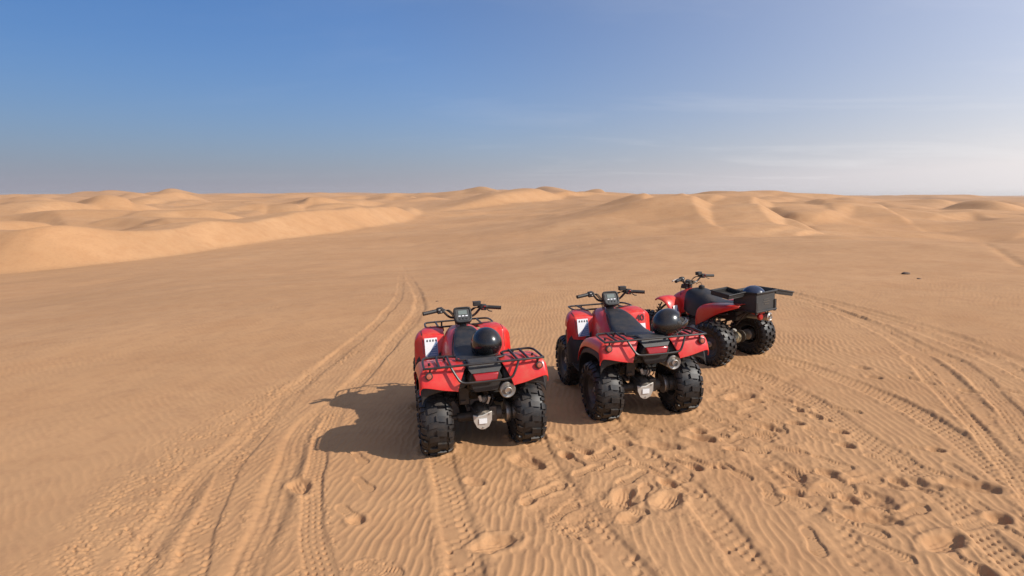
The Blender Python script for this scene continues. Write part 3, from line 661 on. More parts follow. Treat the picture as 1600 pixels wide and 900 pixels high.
c2 = mixcol(nt, mr(tn(.8, 6, .62), .44, .70, 0, .60), c1, (0.405, 0.208, 0.096, 1))
c3 = mixcol(nt, mr(tn(4.5, 7, .72), .48, .74, 0, .50), c2, (0.33, 0.170, 0.088, 1))
grain = tn(420, 2)
c4 = mixcol(nt, mr(grain, .62, .80, 0, .35), c3, (0.20, 0.11, 0.065, 1))
c5 = mixcol(nt, mr(tn(300, 2), .62, .80, 0, .30), c4, (0.64, 0.42, 0.25, 1))
nt.links.new(c5, b.inputs['Base Color'])
b.inputs['Roughness'].default_value = 0.9; b.inputs['Specular IOR Level'].default_value = 0.15
bp = mnode(nt, 'ShaderNodeBump'); bp.inputs['Strength'].default_value = .35; bp.inputs['Distance'].default_value = .003
nt.links.new(tn(170, 3, .7), bp.inputs['Height'])
nt.links.new(bp.outputs[0], b.inputs['Normal'])
me.materials.append(m)
print('sand mesh', nq, round(time.time() - T0, 1))
# ------------------------------------------------------------------ wheels
def tyre_profile(rad, wid):
    h = wid / 2
    return [(-h * .74, rad * .47), (-h * .90, rad * .58), (-h, rad * .74), (-h * .97, rad * .86), (-h * .80, rad * .95), (-h * .45, rad * .985), (0, rad),
            (h * .45, rad * .985), (h * .80, rad * .95), (h * .97, rad * .86), (h, rad * .74), (h * .90, rad * .58), (h * .74, rad * .47)]
def prof_at(prof, u):                                # u in -1..1 across the tyre -> (axial, radius, normal)
    n = len(prof) - 1; t = (u + 1) / 2 * n; i = min(int(t), n - 1); k = t - i
    a = prof[i][0] + (prof[i + 1][0] - prof[i][0]) * k; r = prof[i][1] + (prof[i + 1][1] - prof[i][1]) * k
    d = (prof[i + 1][0] - prof[i][0], prof[i + 1][1] - prof[i][1]); l = math.hypot(*d); return a, r, (-d[1] / l, d[0] / l)
def lug(mb, prof, u0, u1, t0, t1, skew, hgt, nseg=3):
    hgt *= 1.35
    """a tread block from u0 to u1 across and t0 to t1 (radians) around"""
    top = []; bot = []
    for i in range(nseg + 1):
        u = u0 + (u1 - u0) * i / nseg; a, r, nm = prof_at(prof, u); sk = skew * (i / nseg)
        for t in (t0, t1):
            g = .006 if t == t0 else -.006
            for lst, hh, gg in ((top, hgt, g), (bot, -.004, 0)):
                A = a + nm[0] * hh; Rr = r + nm[1] * hh; lst.append((A, math.cos(t + sk + gg) * Rr, math.sin(t + sk + gg) * Rr))
    n = (nseg + 1) * 2; V = top + bot; Fc = []
    for i in range(nseg):
        a, b, c, d = 2 * i, 2 * i + 1, 2 * i + 3, 2 * i + 2
        Fc += [(a, b, c, d), (a, d, n + d, n + a), (b, n + b, n + c, c)]
    Fc += [(0, n, n + 1, 1), (n - 2, n - 1, 2 * n - 1, 2 * n - 2)]
    mb.add(V, Fc)
def wheel(parent, loc, rad, wid, style, side, spin):
    """wheel (rim) > tyre, hub; the axle runs along x; side = +1 when the outside looks to +x"""
    prof = tyre_profile(rad, wid); rr = rad * .47; h = wid / 2
    rim = MB().lathe([(-h * .76, rr * 1.04), (-h * .74, rr * .95), (-h * .55, rr * .86), (-h * .1, rr * .82), (h * .35, rr * .82), (h * .60, rr * .88), (h * .74, rr * .96), (h * .76, rr * 1.04),
                      (h * .70, rr * .92), (h * .45, rr * .80), (h * .30, rr * .62), (h * .42, rr * .40), (h * .42, .001)], n=32, cap=False)
    for k in range(4):
        an = k * math.pi / 2 + .4; rim.lathe([(h * .40, .011), (h * .52, .011), (h * .54, .006)], (0, math.cos(an) * rr * .30, math.sin(an) * rr * .30), (1, 0, 0), 6)
    if side < 0: rim = rim.mirrored()
    w = rim.build('wheel', 'rim', parent, loc=loc); w.rotation_euler = (spin, 0, 0)
    ty = MB().lathe(prof, n=56, cap=False)
    ty.lathe([(-h * .74, rad * .47), (-h * .70, rad * .44), (h * .70, rad * .44), (h * .74, rad * .47)], n=40, cap=False)
    if style == 'trail':
        N = 15; st = 2 * math.pi / N
        for k in range(N):
            t = k * st
            lug(ty, prof, -.02, .21, t, t + st * .40, .05, .013); lug(ty, prof, -.21, .02, t + st * .5, t + st * .90, -.05, .013)
            lug(ty, prof, .27, .50, t + st * .22, t + st * .66, .06, .013); lug(ty, prof, -.50, -.27, t + st * .72, t + st * 1.16, .06, .013)
            lug(ty, prof, .30, .66, t + st * .78, t + st * 1.04, .03, .011, 4); lug(ty, prof, -.66, -.30, t + st * .28, t + st * .54, .03, .011, 4)
    else:
        N = 22; st = 2 * math.pi / N
        for k in range(N):
            for i, c in enumerate((-.44, -.22, 0, .22, .44)):
                t = k * st + (st * .5 if i % 2 else 0); lug(ty, prof, c - .08, c + .08, t, t + st * .52, 0, .014, 2)
            for sgn in (-1, 1): lug(ty, prof, sgn * .55, sgn * .68, k * st, k * st + st * .5, 0, .010, 2)
    for u in (-.80, .80):
        a, r, nm = prof_at(prof, u); ty.lathe([(a - .004, r - .006), (a + nm[0] * .004, r + nm[1] * .004), (a + .004, r + .006)], n=40, cap=False)
    ty.build('tyre', 'rubber', w, ang=32)
    hub = MB().lathe([(side * h * .30, .040), (side * h * .56, .036), (side * h * .60, .026), (side * h * .60, .001)], n=16).lathe([(side * h * .60, .014), (side * h * .70, .012)], n=6)
    hub.lathe([(-side * h * .2, .075), (-side * h * 1.0, .070), (-side * h * 1.08, .05)], n=24)
    hub.build('hub', 'steel', w)
    return w

# ------------------------------------------------------------------ shared bits
def handlebar(root, y, z, hw, pod_y, rise=.07, sweep=.06):
    P = [(-hw, y - sweep, z), (-hw * .62, y - sweep * .2, z + .012), (-hw * .50, y, z + .004), (-hw * .30, y + .02, z - rise), (0, y + .02, z - rise - .005),
         (hw * .30, y + .02, z - rise), (hw * .50, y, z + .004), (hw * .62, y - sweep * .2, z + .012), (hw, y - sweep, z)]
    bar = MB().tube(spline(P, 5), .0115, 8).build('handlebar', 'rack', root)
    for s in (-1, 1):
        e = Vector((s * hw, y - sweep, z)); i = Vector((s * hw * .66, y - sweep * .28, z + .010)); d = (e - i)
        g = MB(); pts = [i + d * (k / 14) for k in range(15)]
        g.tube([i - d * .02] + pts + [e + d * .02], [.021] + [.0175 if k % 2 else .0195 for k in range(15)] + [.020], 10)
        g.build('grip', 'black', bar, ang=50)
        c = Vector((s * hw * .57, y - sweep * .12, z + .010))
        cb = MB().box(c, (.055, .046, .058), (0, s * .1, 0)).box(c + Vector((s * .02, -.024, .006)), (.02, .02, .022)).box(c + Vector((-s * .028, .004, 0)), (.016, .05, .044))
        cb.build('switch_housing', 'black', bar, bevel=.006)
        MB().box(c + Vector((s * .006, -.030, .012)), (.018, .008, .010)).box(c + Vector((-s * .010, -.029, -.010)), (.012, .008, .008)).build('switch', 'alu' if s < 0 else 'lamp_red', bar, bevel=.002)
        lv = spline([c + Vector((-s * .02, .035, 0)), c + Vector((s * .03, .055, -.004)), c + Vector((s * .09, .052, -.012)), c + Vector((s * .145, .030, -.014))], 4)
        MB().tube(lv, [.008] * 4 + [.0065] * (len(lv) - 5) + [.010], 6).build('brake_lever', 'alu' if s < 0 else 'dark', bar)
        if s > 0:
            MB().box(c + Vector((-.062, .02, .032)), (.075, .055, .036)).box(c + Vector((-.062, .02, .054)), (.080, .060, .010)).build('brake_reservoir', 'black', bar, bevel=.005)
            MB().tube([c + Vector((.03, -.025, -.02)), c + Vector((.05, -.045, -.035)), c + Vector((.075, -.045, -.040))], .006, 6).build('throttle_lever', 'dark', bar)
        cab = MB()
        for k in range(3):
            o = .012 * k
            cab.tube(spline([c + Vector((-s * .03, .02, -.01 + o)), c + Vector((-s * .10, .06 + o, -.015 - o)), Vector((s * (.05 + o), y + .07, z - rise - .02)), Vector((s * (.03 + o), y + .05, z - rise - .12))], 6), .0045, 5)
        cab.build('cable', 'black', bar)
    st = MB().tube([(0, y + .02, z - rise + .012), (0, y + .08, z - rise - .16), (0, y + .16, z - rise - .40)], [.022, .018, .016], 10)
    for s in (-1, 1): st.box((s * .035, y + .02, z - rise), (.03, .045, .045))
    st.build('steering_stem', 'dark', root)
    return bar
def shock(root, a, b, name='shock_absorber', spr='spring'):
    a = Vector(a); b = Vector(b); d = b - a
    o = MB().tube([a, a + d * .55], .018, 8).tube([a + d * .5, b], .009, 8).build(name, 'dark', root)
    up = d.normalized(); u = up.orthogonal().normalized(); w = up.cross(u); P = []
    for k in range(73):
        an = k / 72 * 2 * math.pi * 6.5; P.append(a + d * (.12 + .78 * k / 72) + (u * math.cos(an) + w * math.sin(an)) * .030)
    MB().tube(P, .006, 6).build('coil_spring', spr, o); return o
def label_plate(root, P, w, h, nrm, upv, name='warning_label', blue=True, marks=True):
    n = Vector(nrm).normalized(); u = (Vector(upv) - n * Vector(upv).dot(n)).normalized(); r = u.cross(n); P = Vector(P)
    q = lambda a, b, k=0: P + r * a * w / 2 + u * b * h / 2 + n * k
    o = MB().prism([q(-1, -1), q(1, -1), q(1, 1), q(-1, 1)], n * .003).build(name, 'white', root, bevel=0)
    if blue: MB().prism([q(-.80, -.97, .003), q(.97, -.97, .003), q(.97, .80, .003)], n * .0012).build('blue_triangle', 'blue', o)
    if marks:
        mk = MB()
        for k in range(4):
            x = -.72 + .46 * k; mk.prism([q(x, .62, .003), q(x + .26, .62, .003), q(x + .22, .86, .003), q(x + .05, .82, .003)], n * .0016)
        mk.build('pictogram', 'ink', o)
        tx = MB()
        for k in range(5):
            b_ = -.78 + .24 * k; tx.prism([q(-.42 + .24 * k, b_, .0042), q(.80, b_, .0042), q(.80, b_ + .022, .0042), q(-.42 + .24 * k, b_ + .022, .0042)], n * .001)
        tx.build('print_line', 'white', o)
    return o

# ------------------------------------------------------------------ utility quad bike
def make_quad():
    root = empty('quad_bike')
    for s in (-1, 1):
        wheel(root, (s * .395, 0, .275), .275, .245, 'trail', s, .3 + s)
        wheel(root, (s * .375, 1.09, .275), .275, .185, 'trail', s, .1 + s)
    # rear fender, one shell for each side, with its sloped rear face
    def shell(path, cols, nsub, name, mat, s, thick=.006, cr_rows={}, cr_cols={}):
        rowsP = []
        for (y, z, e) in path:
            tp = 1 - .30 * max(0, y - .93) / .35
            rowsP.append([(s * (c[0] * tp + c[3] * e), y + c[1] * e, z + c[2] - c[4] * e) for c in cols])
        o = MB().grid(rowsP, flip=(s < 0)).build(name, mat, root, solid=thick, sub=nsub)
        n_ = len(cols); at = o.data.attributes.new('crease_edge', 'FLOAT', 'EDGE')
        for e in o.data.edges:
            (i0, j0), (i1, j1) = divmod(e.vertices[0], n_), divmod(e.vertices[1], n_)
            if i0 == i1 and i0 in cr_rows: at.data[e.index].value = cr_rows[i0]
            if j0 == j1 and j0 in cr_cols: at.data[e.index].value = cr_cols[j0]
        return o
    for s in (-1, 1):
        # columns: x, forward shift on the rear face, lift, x shift on the rear face, extra drop on the rear face
        path = [(.325, .56, 0), (.30, .65, 0), (.235, .728, 0), (.10, .780, 0), (-.08, .804, 0), (-.24, .810, 0), (-.290, .808, 0), (-.304, .798, .15), (-.328, .755, .5), (-.348, .708, .85), (-.356, .674, 1.0), (-.357, .667, 1.0)]
        cols = [(.150, 0, -.012, .075, .035), (.165, 0, -.004, .07, .035), (.30, 0, 0, .02, .03), (.44, .0, 0, .0, -.005), (.485, .01, -.008, .015, -.02), (.512, .02, -.035, .01, -.02), (.520, .035, -.075, .0, -.03), (.521, .037, -.085, .0, -.03)]
        shell(path, cols, 2, 'rear_fender', 'red', s, cr_rows={6: .9, 11: 1.0}, cr_cols={0: 1.0, 4: .75})
        g = MB(); rowsP = []
        for (y, z) in [(.335, .30), (.345, .40), (.33, .56), (.30, .64), (.235, .712), (.10, .762), (-.08, .786), (-.24, .788), (-.28, .75), (-.30, .69), (-.30, .63)]:
            rowsP.append([(s * .14, y, z - .015), (s * .30, y, z - .008), (s * .47, y, z - .03), (s * .506, y, z - .09), (s * .510, y, z - .13)])
        g.grid(rowsP, flip=(s < 0)); g.build('mud_guard', 'black', root, solid=.006, sub=1)
        # front fender: flat rear face, chamfered shoulder
        path = [(.735, .585, 1), (.737, .592, 1), (.758, .69, .9), (.785, .785, .7), (.800, .822, .45), (.825, .842, .2), (.90, .858, .05), (.98, .862, 0), (1.07, .856, 0), (1.15, .836, 0), (1.21, .805, 0), (1.24, .775, 0), (1.242, .768, 0)]
        cols = [(.185, 0, -.015, 0, -.02), (.225, 0, -.012, 0, -.01), (.25, 0, 0, 0, 0), (.36, 0, .002, 0, 0), (.392, .0, -.004, 0, -.012), (.402, .004, -.010, .0, -.020), (.445, .055, -.03, .0, -.035), (.468, .08, -.075, .005, -.06), (.474, .09, -.135, .004, -.09), (.474, .091, -.145, .004, -.09)]
        shell(path, cols, 2, 'front_fender', 'red', s, cr_rows={0: 1.0, 4: .6}, cr_cols={4: .8, 9: 1.0})
        MB().tube(spline([(s * .398, .752, .66), (s * .398, .776, .752), (s * .400, .797, .808), (s * .402, .83, .838), (s * .400, .92, .853)], 4), .0035, 6).build('trim_strip', 'black', root)
        g = MB(); rowsP = []
        for (y, z, xo) in [(.70, .30, .47), (.705, .40, .478), (.715, .52, .484), (.738, .60, .482), (.765, .69, .478)]:
            rowsP.append([(s * .17, y - .01, z), (s * .30, y, z), (s * (xo - .07), y + .005, z), (s * (xo - .01), y + .075, z), (s * xo, y + .14, z)])
        g.grid(rowsP, flip=(s > 0)); g.build('inner_guard', 'black', root, solid=.006, sub=1)
        fw = MB().grid([[(s * .15, y, z), (s * .30, y, z - .005), (s * .455, y, z), (s * .47, y, z + .03)] for y, z in ((.31, .36), (.35, .315), (.50, .305), (.66, .315), (.70, .34))], flip=(s < 0))
        fw.build('footwell', 'black', root, solid=.008, sub=1)
        MB().box((s * .31, .50, .325), (.20, .07, .022)).build('foot_peg', 'rack', root, bevel=.005)
        # lower side cover between tank and footwell
        MB().grid([[(s * .15, .74, .62), (s * .165, .50, .60), (s * .15, .28, .62)], [(s * .13, .74, .48), (s * .16, .50, .45), (s * .14, .28, .46)], [(s * .15, .72, .32), (s * .15, .50, .31), (s * .15, .30, .32)]], flip=(s > 0)).build('side_cover', 'black', root, solid=.006, sub=1)
    # tank cover
    def hoop(y, hw, top, bot, sq=.62, n=13):
        L = []
        for k in range(n):
            a = math.pi * k / (n - 1); c, q = math.cos(a), math.sin(a)
            L.append((-hw * math.copysign(abs(c) ** sq, c) * (1 + .12 * (1 - q)), y, bot + (top - bot) * q ** sq))
        return L
    MB().grid([hoop(1.06, .12, .80, .60), hoop(1.03, .15, .865, .60), hoop(.95, .175, .885, .58), hoop(.84, .20, .893, .56), hoop(.72, .215, .895, .55), hoop(.60, .215, .885, .55), hoop(.48, .20, .855, .55), hoop(.38, .18, .81, .55), hoop(.30, .16, .77, .55), hoop(.29, .155, .765, .55)]).build('tank_cover', 'red', root, sub=2, solid=.004)
    # seat running up over the tank
    def seatrow(y, hw, top, dep, n=11):
        L = [(-hw * .98, y, top - dep)]
        for k in range(n):
            a = math.pi * k / (n - 1); c, q = math.cos(a), math.sin(a)
            L.append((-hw * math.copysign(abs(c) ** .45, c), y, top - .055 * (1 - q ** .6)))
        L.append((hw * .98, y, top - dep)); return L
    MB().grid([seatrow(.752, .080, .880, .03), seatrow(.748, .088, .904, .05), seatrow(.70, .098, .912, .06), seatrow(.60, .112, .908, .07), seatrow(.50, .132, .888, .09), seatrow(.42, .152, .852, .10), seatrow(.34, .168, .812, .10), seatrow(.24, .178, .792, .10), seatrow(.05, .182, .790, .10), seatrow(-.10, .176, .800, .09), seatrow(-.19, .162, .812, .08), seatrow(-.225, .150, .808, .07), seatrow(-.232, .146, .79, .05)]).build('seat', 'seat', root, sub=2)
    MB().tube(spline([(-.115, .60, .868), (-.158, .42, .806), (-.184, .24, .745), (-.187, .05, .742), (-.180, -.12, .758), (-.16, -.25, .785)], 5), .005, 6).tube(spline([(.115, .60, .868), (.158, .42, .806), (.184, .24, .745), (.187, .05, .742), (.180, -.12, .758), (.16, -.25, .785)], 5), .005, 6).build('seat_piping', 'black', root)
    MB().tube([(0, .78, .895), (0, .78, .925)], [.038, .034], 14).tube([(0, .78, .925), (0, .775, .94)], [.028, .022], 14).build('fuel_cap', 'black', root)
    # instrument pod on the steering
    n = Vector((0, -.80, .60)); u = Vector((0, .60, .80)); r = Vector((1, 0, 0)); C = Vector((0, .765, 1.005))
    def ring(w, h, d, k=20, e=.42):
        L = []
        for i in range(k):
            a = 2 * math.pi * i / k; c, q = math.cos(a), math.sin(a)
            L.append(C + r * (w * math.copysign(abs(c) ** e, c) * (1 + .06 * q)) + u * (h * math.copysign(abs(q) ** e, q)) + n * d)
        return L
    pod = MB().grid([ring(.02, .02, -.11), ring(.055, .05, -.105), ring(.078, .072, -.06), ring(.088, .086, -.01), ring(.088, .086, .012), ring(.082, .080, .02), ring(.074, .071, .020), ring(.070, .067, .008), ring(.03, .03, .007), ring(.002, .002, .007)], closed=True).build('instrument_pod', 'black', root, ang=50)
    qq = lambda a, b_, k: C + r * a + u * b_ + n * k
    MB().prism([qq(-.066, -.060, .008), qq(.066, -.060, .008), qq(.066, .062, .008), qq(-.066, .062, .008)], n * .003).build('gauge_face', 'panel', pod)
    MB().prism([qq(-.042, .002, .012), qq(.042, .002, .012), qq(.042, .046, .012), qq(-.042, .046, .012)], n * .002).build('display', 'lcd', pod)
    ind = MB()
    for k in range(3): ind.prism([qq(-.044 + .034 * k, -.018, .012), qq(-.022 + .034 * k, -.018, .012), qq(-.022 + .034 * k, -.008, .012), qq(-.044 + .034 * k, -.008, .012)], n * .002)
    ind.build('indicator', 'white', pod)
    bt = MB()
    for k in range(3): bt.lathe([(0, .010), (.007, .009)], qq(-.034 + .034 * k, -.040, .010), n, 12)
    bt.build('button', 'rubber', pod)
    MB().lathe([(0, .016), (.014, .015), (.02, .008)], (.03, .742, .935), (0, -.7, .7), 12).build('ignition_switch', 'alu', root)
    handlebar(root, .81, 1.052, .378, .74)
    # racks
    def rack(name, loops, r_=.0098):
        m_ = MB()
        for pts, closed in loops: m_.tube(spline(pts, 4, closed) if len(pts) > 3 else pts, r_, 8, closed)
        return m_.build(name, 'rack', root)
    z = .828
    lo = [([(-.455, -.345, z), (-.2, -.36, z + .004), (.2, -.36, z + .004), (.455, -.345, z), (.478, -.32, z), (.472, -.12, z + .004), (.45, -.06, z + .006), (.41, -.035, z + .004), (.25, -.04, z), (.19, -.07, z - .006), (.17, -.16, z - .01),
            (-.17, -.16, z - .01), (-.19, -.07, z - .006), (-.25, -.04, z), (-.41, -.035, z + .004), (-.45, -.06, z + .006), (-.472, -.12, z + .004), (-.478, -.32, z)], True)]
    for x in (-.36, -.27, .27, .36): lo.append(([(x, -.35, z), (x, -.15, z), (x * .98, -.04, z + .003)], False))
    for x in (-.12, .12): lo.append(([(x, -.355, z), (x, -.16, z - .01)], False))
    lo.append(([(-.275, -.352, z), (-.235, -.385, z - .075), (-.195, -.402, z - .122), (-.10, -.408, z - .130), (.10, -.408, z - .130), (.195, -.402, z - .122), (.235, -.385, z - .075), (.275, -.352, z)], False))
    for s in (-1, 1):
        lo.append(([(s * .195, -.400, z - .122), (s * .16, -.30, z - .16), (s * .12, -.18, z - .17)], False)); lo.append(([(s * .30, -.05, z), (s * .26, -.05, z - .07)], False)); lo.append(([(s * .43, -.2, z + .004), (s * .42, -.2, z - .04)], False))
    rack('rear_rack', lo)
    z = .862
    lo = [([(-.30, .985, z), (-.15, 1.0, z - .005), (.15, 1.0, z - .005), (.30, .985, z), (.340, 1.02, z), (.338, 1.20, z - .005), (.30, 1.29, z - .012), (.15, 1.33, z - .018), (-.15, 1.33, z - .018), (-.30, 1.29, z - .012), (-.338, 1.20, z - .005), (-.340, 1.02, z)], True)]
    for x in (-.22, .22): lo.append(([(x, .99, z), (x, 1.31, z - .014)], False))
    for s in (-1, 1):
        lo.append(([(s * .30, 1.02, z), (s * .28, 1.04, z - .04)], False)); lo.append(([(s * .15, 1.33, z - .018), (s * .15, 1.42, .60), (s * .13, 1.38, .35)], False))
    lo.append(([(-.15, 1.42, .60), (.15, 1.42, .60)], False))
    rack('front_rack', lo)
    # tail: black panel, red lamp, lower housing
    MB().prism([(-.120, -.30, .826), (.120, -.30, .826), (.135, -.335, .785), (.112, -.352, .752), (-.112, -.352, .752), (-.135, -.335, .785)], (0, .09, .01)).box((0, -.338, .800), (.13, .012, .004), (.5, 0, 0)).build('tail_panel', 'panel', root, bevel=.006)
    tl = MB().prism([(-.105, -.372, .750), (.105, -.372, .750), (.085, -.384, .690), (-.085, -.384, .690)], (0, .06, .0)).build('tail_lamp', 'lamp_red', root, bevel=.008)
    MB().prism([(-.115, -.345, .753), (.115, -.345, .753), (.140, -.330, .70), (.105, -.34, .61), (.085, -.335, .590), (-.085, -.335, .590), (-.105, -.34, .61), (-.140, -.330, .70)], (0, .10, .0)).build('tail_housing', 'black', root, bevel=.008)
    for s in (-1, 1):
        rf = MB().lathe([(-.02, .018), (0, .030), (.012, .030), (.014, .024)], (s * .445, -.340, .765), (0, -1, .12), 20).build('reflector', 'black', root)
        MB().lathe([(.010, .023), (.018, .019), (.020, .001)], (s * .445, -.340, .765), (0, -1, .12), 20).build('lens', 'lens', rf)
        MB().tube([(s * .440, -.325, .77), (s * .43, -.33, .828)], .007, 6).build('bracket', 'rack', rf)
    # running gear
    MB().tube([(-.36, 0, .275), (.36, 0, .275)], .019, 12).lathe([(-.20, .036), (-.04, .045), (.04, .045), (.16, .036)], (0, 0, .275), (1, 0, 0), 16).build('rear_axle', 'dark', root)
    gc = MB()
    gc.grid([[(x * sc, y, .285 + zz * sc) for x, zz in ((-.085, -.03), (-.07, .05), (-.03, .085), (.03, .085), (.07, .05), (.085, -.03), (.05, -.085), (-.05, -.085))] for y, sc in ((.16, .55), (.10, .95), (.0, 1.05), (-.07, .95), (-.11, .6), (-.115, .05))], closed=True)
    gc.box((.10, .02, .29), (.07, .16, .13)).lathe([(0, .062), (.05, .060), (.055, .04)], (.13, 0, .28), (1, 0, 0), 20)
    g_ = gc.build('gear_case', 'engine', root, bevel=.006)
    MB().prism([(-.082, -.112, .318), (-.045, -.122, .308), (0, -.125, .312), (.05, -.122, .330), (.082, -.112, .335), (.078, -.118, .262), (.052, -.116, .205), (.018, -.105, .180), (-.018, -.105, .180), (-.052, -.116, .205), (-.078, -.118, .262)], (0, .012, .004)).build('skid_plate', 'alu', g_, bevel=.004)
    MB().prism([(-.034, -.127, .240), (.034, -.127, .240), (.034, -.1285, .284), (-.034, -.1285, .284)], (0, .004, 0)).build('sticker', 'white', g_)
    for bp_ in ((0, -.112, .20), (.055, -.122, .318)): MB().lathe([(0, .007), (.006, .006)], bp_, (0, -1, 0), 8).build('bolt', 'steel', g_)
    MB().tube([(-.14, 0, .275), (-.13, .25, .30), (-.08, .46, .33)], [.034, .030, .028], 10).tube([(.10, .08, .275), (.09, .25, .30), (.06, .46, .33)], [.030, .026, .024], 10).build('swing_arm', 'dark', root)
    MB().tube([(-.02, -.08, .335), (-.06, -.14, .36), (-.11, -.06, .40)], .008, 6).tube(spline([(.02, -.06, .37), (.05, -.10, .45), (.02, -.02, .52), (-.04, .06, .50)], 6), .006, 6).tube(spline([(.07, -.05, .36), (.10, -.08, .44), (.07, .02, .54)], 6), .005, 6).build('brake_cable', 'black', root)
    MB().lathe([(0, .085), (.012, .088), (.04, .082), (.05, .05)], (.215, 0, .275), (1, 0, 0), 24).box((.235, .06, .33), (.02, .07, .05)).build('brake_drum', 'steel', root)
    MB().box((.06, -.05, .42), (.035, .03, .07), (.2, .3, 0)).box((.00, -.03, .43), (.028, .02, .055), (0, -.3, 0)).box((.045, .03, .40), (.05, .04, .05)).build('linkage', 'alu', root, bevel=.004)
    shock(root, (-.09, .06, .33), (-.10, .20, .66)); 
    MB().box((-.15, -.10, .50), (.085, .05, .15), (.1, 0, 0)).box((-.16, -.13, .45), (.05, .012, .03)).build('battery_box', 'dark', root, bevel=.006)
    # frame rails
    fr = MB()
    for s in (-1, 1):
        fr.tube(spline([(s * .13, -.26, .66), (s * .14, .0, .66), (s * .15, .25, .62), (s * .15, .50, .62), (s * .12, .85, .62), (s * .10, 1.12, .50), (s * .11, 1.25, .28), (s * .13, 1.0, .22), (s * .14, .6, .22), (s * .13, .30, .26), (s * .14, .20, .42), (s * .15, .12, .64)], 4), .015, 8)
        fr.tube([(s * .13, -.26, .66), (s * .10, -.05, .50), (s * .12, .20, .44)], .011, 8)
    fr.tube([(-.13, -.26, .66), (.13, -.26, .66)], .012, 8).build('frame', 'dark', root)
    en = MB().box((0, .62, .36), (.24, .34, .20)).box((0, .72, .52), (.16, .18, .18), (.35, 0, 0)).lathe([(-.16, .09), (-.13, .115), (.13, .115), (.17, .08)], (0, .56, .34), (1, 0, 0), 24)
    for k in range(6): en.box((0, .69 + .012 * k, .46 + .026 * k), (.20, .21, .009), (.35, 0, 0))
    en.box((0, .35, .46), (.16, .20, .14)).build('engine', 'engine', root, bevel=.008)
    MB().box((0, .06, .60), (.22, .36, .12)).build('airbox', 'black', root, bevel=.012)
    MB().box((0, 1.15, .55), (.26, .20, .24)).build('radiator', 'black', root, bevel=.012)
    MB().box((0, 1.33, .62), (.22, .06, .16)).build('front_grille', 'black', root, bevel=.012)
    mu = MB().lathe([(-.02, .030), (.0, .056), (.02, .064), (.36, .064), (.42, .045), (.46, .022)], (.178, -.315, .582), (0, 1, -.04), 28)
    mu.tube(spline([(.178, .18, .565), (.19, .30, .53), (.18, .46, .50), (.10, .62, .56)], 5), .020, 10)
    mo = mu.build('muffler', 'chrome', root)
    MB().lathe([(0, .065), (-.012, .066), (-.020, .058), (-.014, .042), (-.012, .032), (-.042, .031), (-.044, .027), (-.01, .025), (.03, .001)], (.178, -.320, .582), (0, 1, -.04), 28, cap=False).build('end_cap', 'steel', mo)
    MB().box((.178, -.10, .640), (.09, .26, .006), (-.04, 0, 0)).box((.245, -.10, .60), (.006, .26, .07)).build('heat_shield', 'black', mo, bevel=.002)
    for s in (-1, 1):
        MB().tube([(s * .10, 1.05, .27), (s * .31, 1.13, .26)], .013, 8).tube([(s * .10, 1.22, .27), (s * .31, 1.13, .26)], .013, 8).tube([(s * .12, 1.13, .42), (s * .30, 1.13, .33)], .011, 8).build('suspension_arm', 'dark', root)
        shock(root, (s * .27, 1.12, .30), (s * .15, 1.10, .64), spr='dark')
    # decals
    label_plate(root, (-.322, .752, .716), .122, .185, (0, -1, .26), (0, .2, 1))
    return root

